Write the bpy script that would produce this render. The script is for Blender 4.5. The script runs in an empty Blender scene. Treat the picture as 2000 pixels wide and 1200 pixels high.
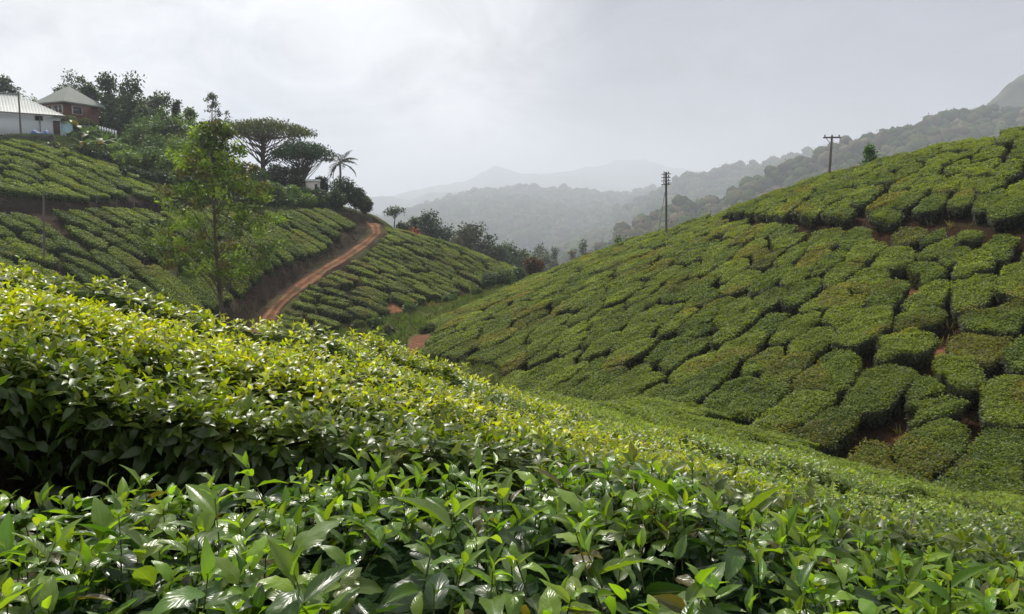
import bpy, math, random
import numpy as np
from mathutils import Vector

rad = math.radians
S = bpy.context.scene
C = S.collection
rng = np.random.default_rng(11)

# ------------------------------------------------------------------ camera
F_PX, CX, CY, HZ = 1500.0, 1000.0, 600.0, 430.0
PITCH = math.atan((CY - HZ) / F_PX)
cam_d = bpy.data.cameras.new('camera')
cam = bpy.data.objects.new('camera', cam_d)
C.objects.link(cam)
cam.location = (0, 0, 0)
cam.rotation_euler = (math.pi / 2 - PITCH, 0, 0)
cam_d.sensor_width = 36.0
cam_d.lens = 36.0 * F_PX / 2000.0
cam_d.clip_start = 0.05
cam_d.clip_end = 20000
S.camera = cam

# ------------------------------------------------------------------ sun, sky, exposure
SUN_EL, SUN_AZ = rad(52), rad(-24)          # azimuth from the view direction, negative = left
sd = bpy.data.lights.new('sun', 'SUN')
sd.energy = 5.0
sd.angle = rad(0.9)
sd.color = (1.0, 0.95, 0.86)
sun = bpy.data.objects.new('sun', sd)
C.objects.link(sun)
to_sun = Vector((math.sin(SUN_AZ) * math.cos(SUN_EL), math.cos(SUN_AZ) * math.cos(SUN_EL), math.sin(SUN_EL)))
sun.rotation_euler = to_sun.to_track_quat('Z', 'Y').to_euler()
S.view_settings.view_transform = 'Standard'
S.view_settings.look = 'None'
S.view_settings.gamma = 1
S.view_settings.exposure = 0.0
S.cycles.use_denoising = True
S.cycles.max_bounces = 8
S.cycles.transparent_max_bounces = 8
S.cycles.volume_bounces = 1
S.cycles.use_adaptive_sampling = True
S.cycles.adaptive_threshold = 0.02

W = bpy.data.worlds.new('World')
S.world = W
W.use_nodes = True
nt = W.node_tree
nt.nodes.clear()


def N(t, **kw):
    n = nt.nodes.new(t)
    for k, v in kw.items():
        setattr(n, k, v)
    return n


def M2(op, a, b=None, c=None, clamp=False):
    n = nt.nodes.new('ShaderNodeMath')
    n.operation = op
    n.use_clamp = clamp
    for i, v in enumerate((a, b, c)):
        if v is None:
            continue
        if isinstance(v, (int, float)):
            n.inputs[i].default_value = v
        else:
            nt.links.new(v, n.inputs[i])
    return n.outputs[0]


def MIXC(f, a, b):
    n = nt.nodes.new('ShaderNodeMix')
    n.data_type = 'RGBA'
    for s, v in ((n.inputs[0], f), (n.inputs[6], a), (n.inputs[7], b)):
        if isinstance(v, (int, float)):
            s.default_value = v
        elif isinstance(v, tuple):
            s.default_value = (*v, 1)
        else:
            nt.links.new(v, s)
    return n.outputs[2]


sky = N('ShaderNodeTexSky', sky_type='NISHITA')
sky.sun_disc = False
sky.sun_elevation = SUN_EL
sky.sun_rotation = SUN_AZ
bg_sky = N('ShaderNodeBackground')
bg_sky.inputs[1].default_value = 0.10
nt.links.new(sky.outputs[0], bg_sky.inputs[0])
tc = N('ShaderNodeTexCoord')
sep = N('ShaderNodeSeparateXYZ')
nt.links.new(tc.outputs['Generated'], sep.inputs[0])
dz = M2('MAXIMUM', sep.outputs[2], 0.0)
comb = N('ShaderNodeCombineXYZ')
den = M2('ADD', dz, 0.42)
nt.links.new(M2('DIVIDE', sep.outputs[0], den), comb.inputs[0])
nt.links.new(M2('DIVIDE', sep.outputs[1], den), comb.inputs[1])
comb.inputs[2].default_value = 3.7


def noise(scale, detail, rough, dist, off):
    mp = N('ShaderNodeMapping')
    mp.inputs['Location'].default_value = off
    nt.links.new(comb.outputs[0], mp.inputs[0])
    n = N('ShaderNodeTexNoise')
    n.inputs['Scale'].default_value = scale
    n.inputs['Detail'].default_value = detail
    n.inputs['Roughness'].default_value = rough
    n.inputs['Distortion'].default_value = dist
    nt.links.new(mp.outputs[0], n.inputs[0])
    return n.outputs[0]


def lobe(d, width, x0=0.0):
    """A soft round mass of cloud around direction d (1 at its middle)."""
    v = Vector(d).normalized()
    n = N('ShaderNodeVectorMath', operation='DOT_PRODUCT')
    nt.links.new(tc.outputs['Generated'], n.inputs[0])
    n.inputs[1].default_value = v
    m = N('ShaderNodeMapRange', interpolation_type='SMOOTHSTEP')
    nt.links.new(n.outputs['Value'], m.inputs[0])
    m.inputs[1].default_value = math.cos(rad(width))
    m.inputs[2].default_value = 1.0
    return m.outputs[0]


def skydir(px, py):
    return ((px - CX) / F_PX, 1.0, (HZ - py) / F_PX)


n1 = noise(1.1, 4, 0.5, 0.3, (0.3, 0.1, 0))
n2 = noise(3.4, 6, 0.55, 0.25, (2.3, 1.1, 0))
soft = M2('ADD', M2('MULTIPLY', n1, 0.5), M2('MULTIPLY', n2, 0.5))
# rain cloud mass on the right, ragged at its rim by the noise
dark = M2('ADD', M2('MULTIPLY', lobe(skydir(1480, 150), 24), 1.0), M2('MULTIPLY', lobe(skydir(2100, 330), 22), 0.35))
dark = M2('ADD', dark, M2('MULTIPLY', M2('SUBTRACT', soft, 0.5), 3.2))
mr = N('ShaderNodeMapRange', interpolation_type='SMOOTHSTEP')
nt.links.new(dark, mr.inputs[0])
mr.inputs[1].default_value = 0.05
mr.inputs[2].default_value = 1.05
mrs = N('ShaderNodeMapRange')
nt.links.new(soft, mrs.inputs[0])
mrs.inputs[1].default_value = 0.40
mrs.inputs[2].default_value = 0.575
bright = M2('MULTIPLY', lobe(skydir(850, 90), 13), 0.45)
c0 = MIXC(mrs.outputs[0], (0.56, 0.61, 0.69), (1.06, 1.045, 1.02))
c1 = MIXC(mr.outputs[0], c0, (0.31, 0.32, 0.375))
c2 = MIXC(bright, c1, (1.0, 0.99, 0.98))
n3 = noise(2.6, 9, 0.62, 0.9, (5.1, 3.3, 0))
mr3 = N('ShaderNodeMapRange')
nt.links.new(n3, mr3.inputs[0])
mr3.inputs[1].default_value = 0.36
mr3.inputs[2].default_value = 0.64
mr3.inputs[3].default_value = 0.74
mr3.inputs[4].default_value = 1.16
sc3 = N('ShaderNodeVectorMath', operation='SCALE')
nt.links.new(c2, sc3.inputs[0])
nt.links.new(mr3.outputs[0], sc3.inputs['Scale'])
bg_cl = N('ShaderNodeBackground')
bg_cl.inputs[1].default_value = 1.0
nt.links.new(sc3.outputs[0], bg_cl.inputs[0])
cover = M2('SUBTRACT', 1.0, M2('MULTIPLY', M2('SUBTRACT', n2, 0.35, clamp=True), 0.35))
mix = N('ShaderNodeMixShader')
nt.links.new(cover, mix.inputs[0])
nt.links.new(bg_sky.outputs[0], mix.inputs[1])
nt.links.new(bg_cl.outputs[0], mix.inputs[2])
wo = N('ShaderNodeOutputWorld')
nt.links.new(mix.outputs[0], wo.inputs[0])

# ------------------------------------------------------------------ helpers


def P(px, py, d):
    """World point on the ray through photo pixel (px, py), d metres ahead of the eye."""
    u, v = (px - CX) / F_PX, (CY - py) / F_PX
    c, s = math.cos(PITCH), math.sin(PITCH)
    k = d / (c + v * s)
    return np.array([u * k, d, (-s + v * c) * k])


def to_px(p):
    c, s = math.cos(PITCH), math.sin(PITCH)
    p = np.asarray(p, float)
    zf = p[..., 1] * c - p[..., 2] * s
    yu = p[..., 1] * s + p[..., 2] * c
    zf = np.maximum(zf, 1e-3)
    return CX + F_PX * p[..., 0] / zf, CY - F_PX * yu / zf, zf


def sst(t):
    t = np.clip(t, 0, 1)
    return t * t * (3 - 2 * t)


class TPS:
    def __init__(self, pts, lam=0.0, absolute=()):
        q = np.array([P(*p) for p in pts] + [list(a) for a in absolute])
        n = len(q)
        self.c = q[:, :2]
        K = self._k(self.c)
        K += np.eye(n) * lam
        A = np.zeros((n + 3, n + 3))
        A[:n, :n] = K
        A[:n, n] = A[n, :n] = 1
        A[:n, n + 1:] = self.c
        A[n + 1:, :n] = self.c.T
        self.w = np.linalg.solve(A, np.r_[q[:, 2], 0, 0, 0])

    def _k(self, xy):
        d2 = ((xy[:, None, :] - self.c[None]) ** 2).sum(-1)
        return 0.5 * d2 * np.log(d2 + 1e-9)

    def __call__(self, x, y):
        x, y = np.broadcast_arrays(np.asarray(x, float), np.asarray(y, float))
        sh = x.shape
        xy = np.c_[x.ravel(), y.ravel()]
        out = np.empty(len(xy))
        for i in range(0, len(xy), 60000):
            b = xy[i:i + 60000]
            out[i:i + 60000] = self._k(b) @ self.w[:-3] + self.w[-3] + b @ self.w[-2:]
        return out.reshape(sh)


def poly_dist(poly, x, y):
    """Signed distance to a polygon in plan, positive outside."""
    x, y = np.broadcast_arrays(np.asarray(x, float), np.asarray(y, float))
    px, py = poly[:, 0], poly[:, 1]
    qx, qy = np.roll(px, -1), np.roll(py, -1)
    best = np.full(x.shape, 1e9)
    ins = np.zeros(x.shape, bool)
    for a, b, c, d in zip(px, py, qx, qy):
        ex, ey = c - a, d - b
        t = np.clip(((x - a) * ex + (y - b) * ey) / (ex * ex + ey * ey + 1e-12), 0, 1)
        best = np.minimum(best, np.hypot(x - a - t * ex, y - b - t * ey))
        cond = (b > y) != (d > y)
        with np.errstate(divide='ignore', invalid='ignore'):
            xi = (c - a) * (y - b) / (d - b) + a
        ins ^= cond & (x < xi)
    return np.where(ins, -best, best)


def line_dist(pts, x, y):
    best = np.full(np.shape(x), 1e9)
    for (a, b), (c, d) in zip(pts[:-1], pts[1:]):
        ex, ey = c - a, d - b
        t = np.clip(((x - a) * ex + (y - b) * ey) / (ex * ex + ey * ey + 1e-12), 0, 1)
        best = np.minimum(best, np.hypot(x - a - t * ex, y - b - t * ey))
    return best


def plan(pts):
    return np.array([P(*p)[:2] for p in pts])


_h = np.random.default_rng(5).random((256, 256))


def vnoise(x, y, s=1.0, o=0):
    x, y = np.asarray(x) / s + 37.1 * o + 500, np.asarray(y) / s + 91.7 * o + 500
    xi, yi = np.floor(x).astype(int), np.floor(y).astype(int)
    fx, fy = x - xi, y - yi
    fx, fy = fx * fx * (3 - 2 * fx), fy * fy * (3 - 2 * fy)
    g = lambda a, b: _h[a % 256, b % 256]
    return ((g(xi, yi) * (1 - fx) + g(xi + 1, yi) * fx) * (1 - fy) + (g(xi, yi + 1) * (1 - fx) + g(xi + 1, yi + 1) * fx) * fy) * 2 - 1


# ------------------------------------------------------------------ the lie of the land (tea tops through these points)
sN = TPS([(-400, 480, 4.7), (0, 550, 4.7), (200, 590, 4.7), (400, 634, 4.9), (640, 680, 5.1), (800, 715, 6.2), (1000, 772, 9.5), (1150, 790, 13), (1300, 812, 16),
          (1450, 840, 16), (1600, 893, 14.5), (1750, 952, 12.5), (2000, 990, 11), (2300, 1010, 10), (0, 678, 2.7), (500, 796, 2.8), (1000, 870, 3.1),
          (1300, 915, 3.6), (1600, 1000, 3.3), (1900, 1040, 4.8), (700, 735, 4), (1300, 855, 7), (1600, 925, 7.5), (1100, 800, 6.5), (800, 760, 4.2),
          (0, 1010, 1.6), (300, 893, 1.9), (650, 878, 1.95), (950, 885, 2.0), (1300, 955, 1.9), (1450, 1005, 1.9), (2000, 1075, 2.2), (100, 1175, 1.05), (1000, 1165, 1.12),
          (1900, 1180, 1.35), (600, 1015, 1.4), (1500, 1100, 1.5)], 0.02)
dN = np.vstack([plan([(-900, 450, 4.6), (-300, 470, 4.6), (0, 512, 4.7), (200, 545, 4.7), (400, 598, 4.9), (640, 655, 5.2), (800, 705, 6.4), (1000, 765, 9.8),
                      (1150, 785, 14), (1300, 808, 20), (1450, 835, 19), (1600, 890, 17), (1750, 950, 15), (2000, 985, 13), (2700, 1050, 11)]), [[9, -3], [-6, -3]]])
sR = TPS([(2000, 985, 11.5), (1950, 960, 12.3), (1700, 930, 14.3), (1600, 878, 16), (1450, 820, 18.5), (1300, 800, 21), (1130, 775, 25), (960, 745, 32), (800, 690, 41),
          (2600, 150, 44), (2000, 268, 42), (1800, 306, 46), (1620, 349, 50), (1405, 425, 55), (1300, 447, 58), (1160, 496, 62), (1050, 536, 66),
          (950, 580, 60), (850, 625, 51), (2500, 950, 11), (1700, 600, 24.5), (2000, 600, 21.5)], 0.4)
sR0 = sR


def hit(surf, px, py, d0=8.0, d1=70.0):
    """Plan point where the ray through a photo pixel meets a surface."""
    ds = np.linspace(d0, d1, 500)
    q = np.array([P(px, py, d) for d in ds])
    below = q[:, 2] < surf(q[:, 0], q[:, 1])
    k = int(np.argmax(below)) if below.any() else 499
    return q[k, 0], q[k, 1]


_FX = np.array([hit(sR0, *p) for p in [(1412, 428), (1530, 436), (1650, 441), (1800, 446), (1900, 451), (2000, 460), (2200, 476), (2500, 500)]])


def sR(x, y):
    # the footpath is cut into the slope: the bushes above it stand a step higher
    yf = np.interp(x, _FX[:, 0], _FX[:, 1])
    return sR0(x, y) + 0.38 * sst((y - yf) / 0.6) * sst((x - _FX[0, 0] + 1) / 2.0)


dR = plan([(2700, 130, 44), (2000, 262, 42.5), (1800, 300, 46.5), (1620, 343, 50.5), (1405, 415, 55.5), (1300, 440, 58.5), (1160, 490, 62.5), (1050, 530, 66.5),
           (950, 576, 61), (850, 622, 52), (790, 665, 44), (800, 700, 38), (960, 760, 28), (1130, 800, 21), (1300, 840, 16), (1450, 870, 14), (1700, 960, 10.5),
           (2100, 1050, 8), (2700, 1100, 8)])
sA = TPS([(-500, 405, 52), (0, 405, 55), (150, 405, 57), (300, 405, 61), (450, 405, 68), (560, 406, 75), (650, 408, 80), (700, 424, 82), (0, 500, 48.5),
          (200, 550, 47.5), (400, 605, 49), (480, 628, 50.5), (300, 480, 54), (450, 500, 57.5), (550, 460, 68), (587, 498, 64.5), (493, 563, 56.5), (677, 451, 74),
          (696, 434, 79), (0, 600, 43), (-500, 500, 46)], 0.4)
sB = TPS([(580, 595, 56.5), (665, 528, 64), (746, 472, 75), (748, 443, 83), (780, 450, 84), (850, 466, 84), (900, 483, 83), (950, 503, 85), (1010, 525, 88),
          (600, 640, 52), (650, 650, 52), (700, 590, 57), (780, 600, 58), (850, 575, 63), (930, 570, 68), (1000, 545, 78), (800, 520, 70),
          (735, 462, 92), (800, 475, 94), (900, 505, 98), (1000, 540, 100), (800, 520, 106)], 0.4)
sU = TPS([(-400, 366, 53), (0, 366, 57), (100, 371, 58.5), (150, 375, 59.5), (300, 381, 62), (450, 395, 70.5), (560, 398, 77), (650, 402, 82), (715, 412, 88),
          (0, 292, 66), (100, 300, 66.5), (200, 325, 67), (-300, 290, 64), (0, 262, 72), (120, 262, 74), (0, 268, 85), (120, 268, 85), (150, 255, 95), (300, 332, 76), (400, 348, 80),
          (500, 368, 84), (600, 386, 86), (660, 392, 88), (0, 268, 110), (300, 330, 110), (600, 390, 108)], 1.0)
sF = TPS([(500, 700, 48), (650, 700, 46), (700, 670, 49), (800, 695, 42), (760, 650, 51), (850, 605, 58), (930, 580, 66), (1000, 553, 78), (1060, 540, 95)], 1.0)
dF = plan([(300, 700, 30), (900, 760, 30), (1100, 600, 50), (1150, 540, 95), (1000, 540, 95), (850, 560, 66), (600, 690, 52), (400, 690, 46)])
dL = np.vstack([[[-95, 42]], plan([(0, 560, 42), (400, 660, 44), (640, 700, 45), (700, 665, 49), (780, 610, 56), (850, 584, 61), (930, 576, 66), (1000, 552, 77),
                                   (1015, 524, 89), (950, 500, 86), (900, 480, 84), (850, 462, 82), (780, 445, 85), (735, 435, 86), (722, 415, 95)]),
                [[-20, 120], [-120, 120]]])
ROAD = [(515, 640, 53.5), (540, 600, 56.5), (580, 565, 60), (630, 530, 64), (680, 500, 69), (715, 475, 74), (736, 456, 78), (732, 441, 82), (722, 435, 85)]
rp = np.array([P(*p) for p in ROAD])
rp = np.vstack([[rp[0, 0] - 0.4, 44, rp[0, 2] - 1.6], rp])
TER = np.array([P(*p)[:2] for p in [(-1200, 405, 46), (-500, 405, 52), (0, 405, 55), (150, 405, 57), (300, 405, 61), (450, 405, 68), (560, 406, 75), (650, 408, 80), (700, 424, 82), (712, 425, 87)]])
FOOT = _FX
TRACK = plan([(745, 712, 39), (790, 690, 41.5), (815, 668, 45), (822, 652, 48)])
BARE = [(*hit(sR0, a, b), r) for a, b, r in [(1618, 888, .40), (1440, 822, .30), (1700, 690, .35), (1835, 640, .55), (1360, 690, .35), (1885, 810, .28), (1775, 800, .25), (1775, 700, .25), (1260, 635, .3), (1540, 600, .3), (1925, 600, .4), (1780, 535, .35)]]
BARE += [(*P(700, 640, 53)[:2], 0.8), (*P(770, 592, 59)[:2], 0.9), (*P(860, 580, 62)[:2], 1.0)]


def xr(y):
    return np.interp(y, rp[:, 1], rp[:, 0])


def zr(y):
    return np.interp(y, rp[:, 1], rp[:, 2])


def yT(x):
    return np.where(x > -14.6, 1e4, np.interp(x, TER[:, 0], TER[:, 1]))


def pen(d, k=0.6, r=1.2):
    d = np.maximum(d, 0)
    return k * (np.sqrt(d * d + r * r) - r)


def groundL(x, y):
    s = x - xr(y)
    on = sst((86 - y) / 2) * sst((y - 40) / 4)
    a, b = sA(x, y) - 0.65, sB(x, y) - 0.65
    r = zr(y)
    fa = 1 - (1 - sst((-s - 0.95) / 0.9)) * on
    fb = 1 - (1 - sst((s - 0.8) / 0.9)) * on
    low = np.where(s < 0, r * (1 - fa) + a * fa, r * (1 - fb) + b * fb)
    t = sst((y - yT(x) - 0.2) / 1.0)
    return low * (1 - t) + (sU(x, y) - 0.5) * t


def base_z(x, y):
    z = -10.5 - 0.1 * np.maximum(y - 100, 0)
    z = np.maximum(z, -34 - 0.02 * np.maximum(y - 330, 0))
    z = np.maximum(z, -62)
    return z + 1.2 * vnoise(x, y, 40, 3) * sst((y - 120) / 100)


def ground_all(x, y):
    x, y = np.broadcast_arrays(np.asarray(x, float), np.asarray(y, float))
    out = base_z(x, y)
    reg = np.zeros(x.shape, int)
    for i, (f, dom, k) in enumerate(((lambda x, y: sN(x, y) - 0.8, dN, 0.6), (lambda x, y: sR(x, y) - 0.7, dR, 0.55), (groundL, dL, 0.6), (lambda x, y: sF(x, y), dF, 0.5)), 1):
        bb = (x > dom[:, 0].min() - 70) & (x < dom[:, 0].max() + 70) & (y > dom[:, 1].min() - 70) & (y < dom[:, 1].max() + 70)
        if not bb.any():
            continue
        xx, yy = x[bb], y[bb]
        d = poly_dist(dom, xx, yy)
        # beyond its rim a slope keeps the height it has at the rim and falls away
        z = f(xx, yy) - pen(d, k)
        z = np.where(d > 25, -200, z)
        o = out[bb]
        r = reg[bb]
        r = np.where(z > o, i, r)
        kk = 0.35
        h = np.clip(0.5 + 0.5 * (z - o) / kk, 0, 1)
        o = o * (1 - h) + z * h + kk * h * (1 - h)
        out[bb] = o
        reg[bb] = r
    return out, reg


def gz(x, y):
    return float(ground_all(np.array([x]), np.array([y]))[0][0])


# ------------------------------------------------------------------ materials
def mat(name, base=(0.5, 0.5, 0.5), rough=0.8, attr=None, spec=0.3, metal=0.0, transl=0.0, tcol=(1.4, 1.5, 0.5), bump=None, vary=0.0, vscale=6.0, veins=False, coat=0.0):
    m = bpy.data.materials.new(name)
    m.use_nodes = True
    t = m.node_tree
    b = t.nodes['Principled BSDF']
    b.inputs['Roughness'].default_value = rough
    b.inputs['Specular IOR Level'].default_value = spec
    b.inputs['Metallic'].default_value = metal
    b.inputs['Coat Weight'].default_value = coat
    L = t.links
    if attr:
        a = t.nodes.new('ShaderNodeAttribute')
        a.attribute_name = attr
        src = a.outputs['Color']
    else:
        a = t.nodes.new('ShaderNodeRGB')
        a.outputs[0].default_value = (*base, 1)
        src = a.outputs[0]
    co = t.nodes.new('ShaderNodeTexCoord')
    if vary:
        n = t.nodes.new('ShaderNodeTexNoise')
        n.inputs['Scale'].default_value = vscale
        n.inputs['Detail'].default_value = 5
        n.inputs['Roughness'].default_value = 0.65
        L.new(co.outputs['Object'], n.inputs[0])
        mr = t.nodes.new('ShaderNodeMapRange')
        mr.inputs[1].default_value = 0.25
        mr.inputs[2].default_value = 0.75
        mr.inputs[3].default_value = 1 - vary
        mr.inputs[4].default_value = 1 + vary
        L.new(n.outputs[0], mr.inputs[0])
        v = t.nodes.new('ShaderNodeVectorMath')
        v.operation = 'SCALE'
        L.new(src, v.inputs[0])
        L.new(mr.outputs[0], v.inputs['Scale'])
        src = v.outputs[0]
    if bump:
        n = t.nodes.new('ShaderNodeTexNoise')
        n.inputs['Scale'].default_value = bump[0]
        n.inputs['Detail'].default_value = 6
        L.new(co.outputs['Object'], n.inputs[0])
        bp = t.nodes.new('ShaderNodeBump')
        bp.inputs['Distance'].default_value = bump[1]
        L.new(n.outputs[0], bp.inputs['Height'])
        L.new(bp.outputs[0], b.inputs['Normal'])
    if veins:
        # u runs along the leaf, v across it: side veins leave the midrib at a slant
        uv = t.nodes.new('ShaderNodeUVMap')
        sp = t.nodes.new('ShaderNodeSeparateXYZ')
        L.new(uv.outputs[0], sp.inputs[0])

        def mm(op, a, b=None):
            q = t.nodes.new('ShaderNodeMath')
            q.operation = op
            for i, z in enumerate((a, b)):
                if z is None:
                    continue
                if isinstance(z, (int, float)):
                    q.inputs[i].default_value = z
                else:
                    L.new(z, q.inputs[i])
            return q.outputs[0]
        av = mm('ABSOLUTE', mm('SUBTRACT', sp.outputs[1], 0.5))
        ph = mm('ADD', mm('MULTIPLY', sp.outputs[0], 9.0), mm('MULTIPLY', av, -5.0))
        wv = mm('ABSOLUTE', mm('SINE', mm('MULTIPLY', ph, 3.14159)))
        hgt = mm('MULTIPLY', mm('POWER', wv, 0.45), mm('MINIMUM', mm('MULTIPLY', av, 12.0), 1.0))
        bp = t.nodes.new('ShaderNodeBump')
        bp.inputs['Strength'].default_value = 0.20
        bp.inputs['Distance'].default_value = 0.0022
        L.new(hgt, bp.inputs['Height'])
        L.new(bp.outputs[0], b.inputs['Normal'])
        # pale midrib
        rib = mm('SUBTRACT', 1.0, mm('MINIMUM', mm('MULTIPLY', av, 26.0), 1.0))
        mx = t.nodes.new('ShaderNodeMix')
        mx.data_type = 'RGBA'
        L.new(mm('MULTIPLY', rib, 0.45), mx.inputs[0])
        L.new(src, mx.inputs[6])
        mx.inputs[7].default_value = (0.20, 0.30, 0.08, 1)
        src = mx.outputs[2]
    L.new(src, b.inputs['Base Color'])
    if transl:
        tr = t.nodes.new('ShaderNodeBsdfTranslucent')
        v = t.nodes.new('ShaderNodeVectorMath')
        v.operation = 'MULTIPLY'
        L.new(src, v.inputs[0])
        v.inputs[1].default_value = tcol
        L.new(v.outputs[0], tr.inputs[0])
        ms = t.nodes.new('ShaderNodeMixShader')
        ms.inputs[0].default_value = transl
        L.new(b.outputs[0], ms.inputs[1])
        L.new(tr.outputs[0], ms.inputs[2])
        L.new(ms.outputs[0], t.nodes['Material Output'].inputs[0])
    return m


M = dict(
    leaf_near=mat('tea_leaf', attr='tone', rough=0.30, spec=0.55, transl=0.40, tcol=(2.3, 2.3, 0.5), veins=True),
    leaf_mid=mat('tea_leaf_smooth', attr='tone', rough=0.38, spec=0.5, transl=0.38, tcol=(2.2, 2.2, 0.5)),
    leaf_far=mat('tea_foliage', attr='tone', rough=0.55, spec=0.22, transl=0.38, tcol=(2.3, 2.15, 0.5)),
    core=mat('bush_inside', attr='tone', rough=0.95, spec=0.05, vary=0.5, vscale=14, bump=(22, 0.08)),
    far_leaf=mat('far_canopy', attr='tone', rough=1.0, spec=0.0),
    tree_leaf=mat('tree_leaf', attr='tone', rough=0.5, spec=0.3, transl=0.35, tcol=(1.7, 1.8, 0.6)),
    bark=mat('bark', (0.10, 0.075, 0.055), 0.9, vary=0.4, vscale=9, bump=(20, 0.03)),
    pale_bark=mat('pale_bark', (0.22, 0.20, 0.17), 0.9, vary=0.35, vscale=9, bump=(20, 0.03)),
    twig=mat('twig', (0.16, 0.12, 0.09), 0.8, vary=0.4, vscale=30),
    ground=mat('ground', attr='tone', rough=0.97, spec=0.05, vary=0.38, vscale=1.7, bump=(5, 0.12)),
    road=mat('red_earth', attr='tone', rough=0.95, spec=0.05, vary=0.25, vscale=2.5, bump=(12, 0.10)),
    hill=mat('forested_hill', attr='tone', rough=1.0, spec=0.0, vary=0.5, vscale=0.05),
    rock=mat('mountain_rock', (0.10, 0.11, 0.09), 1.0, spec=0.0, vary=0.5, vscale=0.03),
    white=mat('white_wall', (0.62, 0.66, 0.68), 0.85, vary=0.10, vscale=0.9),
    blue_wall=mat('pale_blue_wall', (0.34, 0.50, 0.54), 0.85, vary=0.08, vscale=1.2),
    tin=mat('roof_sheet', (0.36, 0.38, 0.36), 0.6, spec=0.4, vary=0.16, vscale=0.8),
    tin_green=mat('green_roof_sheet', (0.15, 0.17, 0.145), 0.6, spec=0.4, vary=0.2, vscale=0.8),
    brick=mat('red_brown_brick', (0.10, 0.038, 0.028), 0.9, vary=0.25, vscale=3),
    dark=mat('dark_opening', (0.02, 0.02, 0.022), 0.5),
    door=mat('brown_door', (0.07, 0.035, 0.025), 0.7),
    frame=mat('cream_frame', (0.50, 0.46, 0.40), 0.7),
    tarp=mat('blue_tarpaulin', (0.02, 0.06, 0.22), 0.5, spec=0.4, vary=0.3, vscale=2),
    concrete=mat('weathered_concrete', (0.25, 0.25, 0.24), 0.9, vary=0.2, vscale=6),
    wood=mat('grey_wood_pole', (0.13, 0.11, 0.10), 0.85, vary=0.3, vscale=5),
    porcelain=mat('insulator', (0.10, 0.08, 0.07), 0.3, spec=0.6),
    steel=mat('grey_steel', (0.20, 0.20, 0.21), 0.5, metal=0.6),
    glass=mat('window_glass', (0.03, 0.04, 0.05), 0.12, spec=0.6),
)


# ------------------------------------------------------------------ mesh building
class Acc:
    def __init__(self):
        self.V, self.F, self.T, self.Mi, self.UV, self.n = [], [], [], [], [], 0

    def add(self, V, F, tone=(0.1, 0.1, 0.1), mi=0, uv=None):
        V = np.asarray(V, np.float32).reshape(-1, 3)
        F = np.asarray(F, np.int32).reshape(-1, 4)
        t = np.asarray(tone, np.float32)
        if t.ndim == 1:
            t = np.broadcast_to(t, (len(V), 3))
        self.V.append(V)
        self.F.append(F + self.n)
        self.T.append(t)
        self.Mi.append(np.full(len(F), mi, np.int32))
        self.UV.append(np.zeros((len(V), 2), np.float32) if uv is None else np.asarray(uv, np.float32))
        self.n += len(V)

    def build(self, name, mats, parent=None, origin=None, smooth=False, uv=False):
        V = np.concatenate(self.V).astype(np.float32)
        F = np.concatenate(self.F)
        T = np.concatenate(self.T)
        if origin is not None:
            V = V - np.asarray(origin, np.float32)
        me = bpy.data.meshes.new(name)
        me.vertices.add(len(V))
        me.vertices.foreach_set('co', V.ravel())
        me.loops.add(F.size)
        me.loops.foreach_set('vertex_index', F.ravel())
        me.polygons.add(len(F))
        me.polygons.foreach_set('loop_start', np.arange(0, F.size, 4, dtype=np.int32))
        me.polygons.foreach_set('material_index', np.concatenate(self.Mi))
        if uv:
            l = me.uv_layers.new(name='UVMap')
            l.data.foreach_set('uv', np.concatenate(self.UV)[F.ravel()].ravel())
        a = me.color_attributes.new('tone', 'FLOAT_COLOR', 'POINT')
        a.data.foreach_set('color', np.c_[T, np.ones(len(T), np.float32)].astype(np.float32).ravel())
        for m in (mats if isinstance(mats, (list, tuple)) else [mats]):
            me.materials.append(m)
        me.update(calc_edges=True)
        if smooth:
            me.polygons.foreach_set('use_smooth', np.ones(len(F), bool))
        o = bpy.data.objects.new(name, me)
        C.objects.link(o)
        if parent is not None:
            o.parent = parent
        elif origin is not None:
            o.location = [float(v) for v in origin]
        return o


def empty(name, loc, label, cat, group=None, rz=0.0):
    o = bpy.data.objects.new(name, None)
    C.objects.link(o)
    o.location = [float(v) for v in loc]
    o.rotation_euler = (0, 0, rz)
    o.empty_display_size = 0.2
    tag(o, label, cat, group)
    return o


def tag(o, label, cat, group=None, kind=None):
    if label:
        o['label'] = label
    if cat:
        o['category'] = cat
    if group:
        o['group'] = group
    if kind:
        o['kind'] = kind
    return o


def norm(v):
    return v / (np.linalg.norm(v, axis=-1, keepdims=True) + 1e-9)


def leaf_tpl(nl, nw, bend, fold, width=0.24, wave=0.0, curl=0.0, serr=0.0):
    V, UV = [], []
    for i in range(nl):
        t = i / (nl - 1)
        w = width * max(0.0, math.sin(math.pi * min(1, t ** 0.82))) ** 0.85 * (1 - 0.25 * t) if 0 < t < 1 else 0.008
        w *= 1 + serr * (1 if i % 2 else -1)
        x = math.sin(bend * t) / bend if bend > 1e-3 else t
        z = -(1 - math.cos(bend * t)) / bend if bend > 1e-3 else 0
        for j in range(nw):
            s = j / (nw - 1) * 2 - 1
            V.append((x, s * w, z + fold * abs(s) * w + wave * math.sin(t * 17 + s * 2) * w * abs(s) - curl * s * s * w))
            UV.append((t, 0.5 + 0.5 * s))
    F = [(i * nw + j, i * nw + j + 1, (i + 1) * nw + j + 1, (i + 1) * nw + j) for i in range(nl - 1) for j in range(nw - 1)]
    return np.array(V), np.array(F), np.array(UV)


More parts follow.
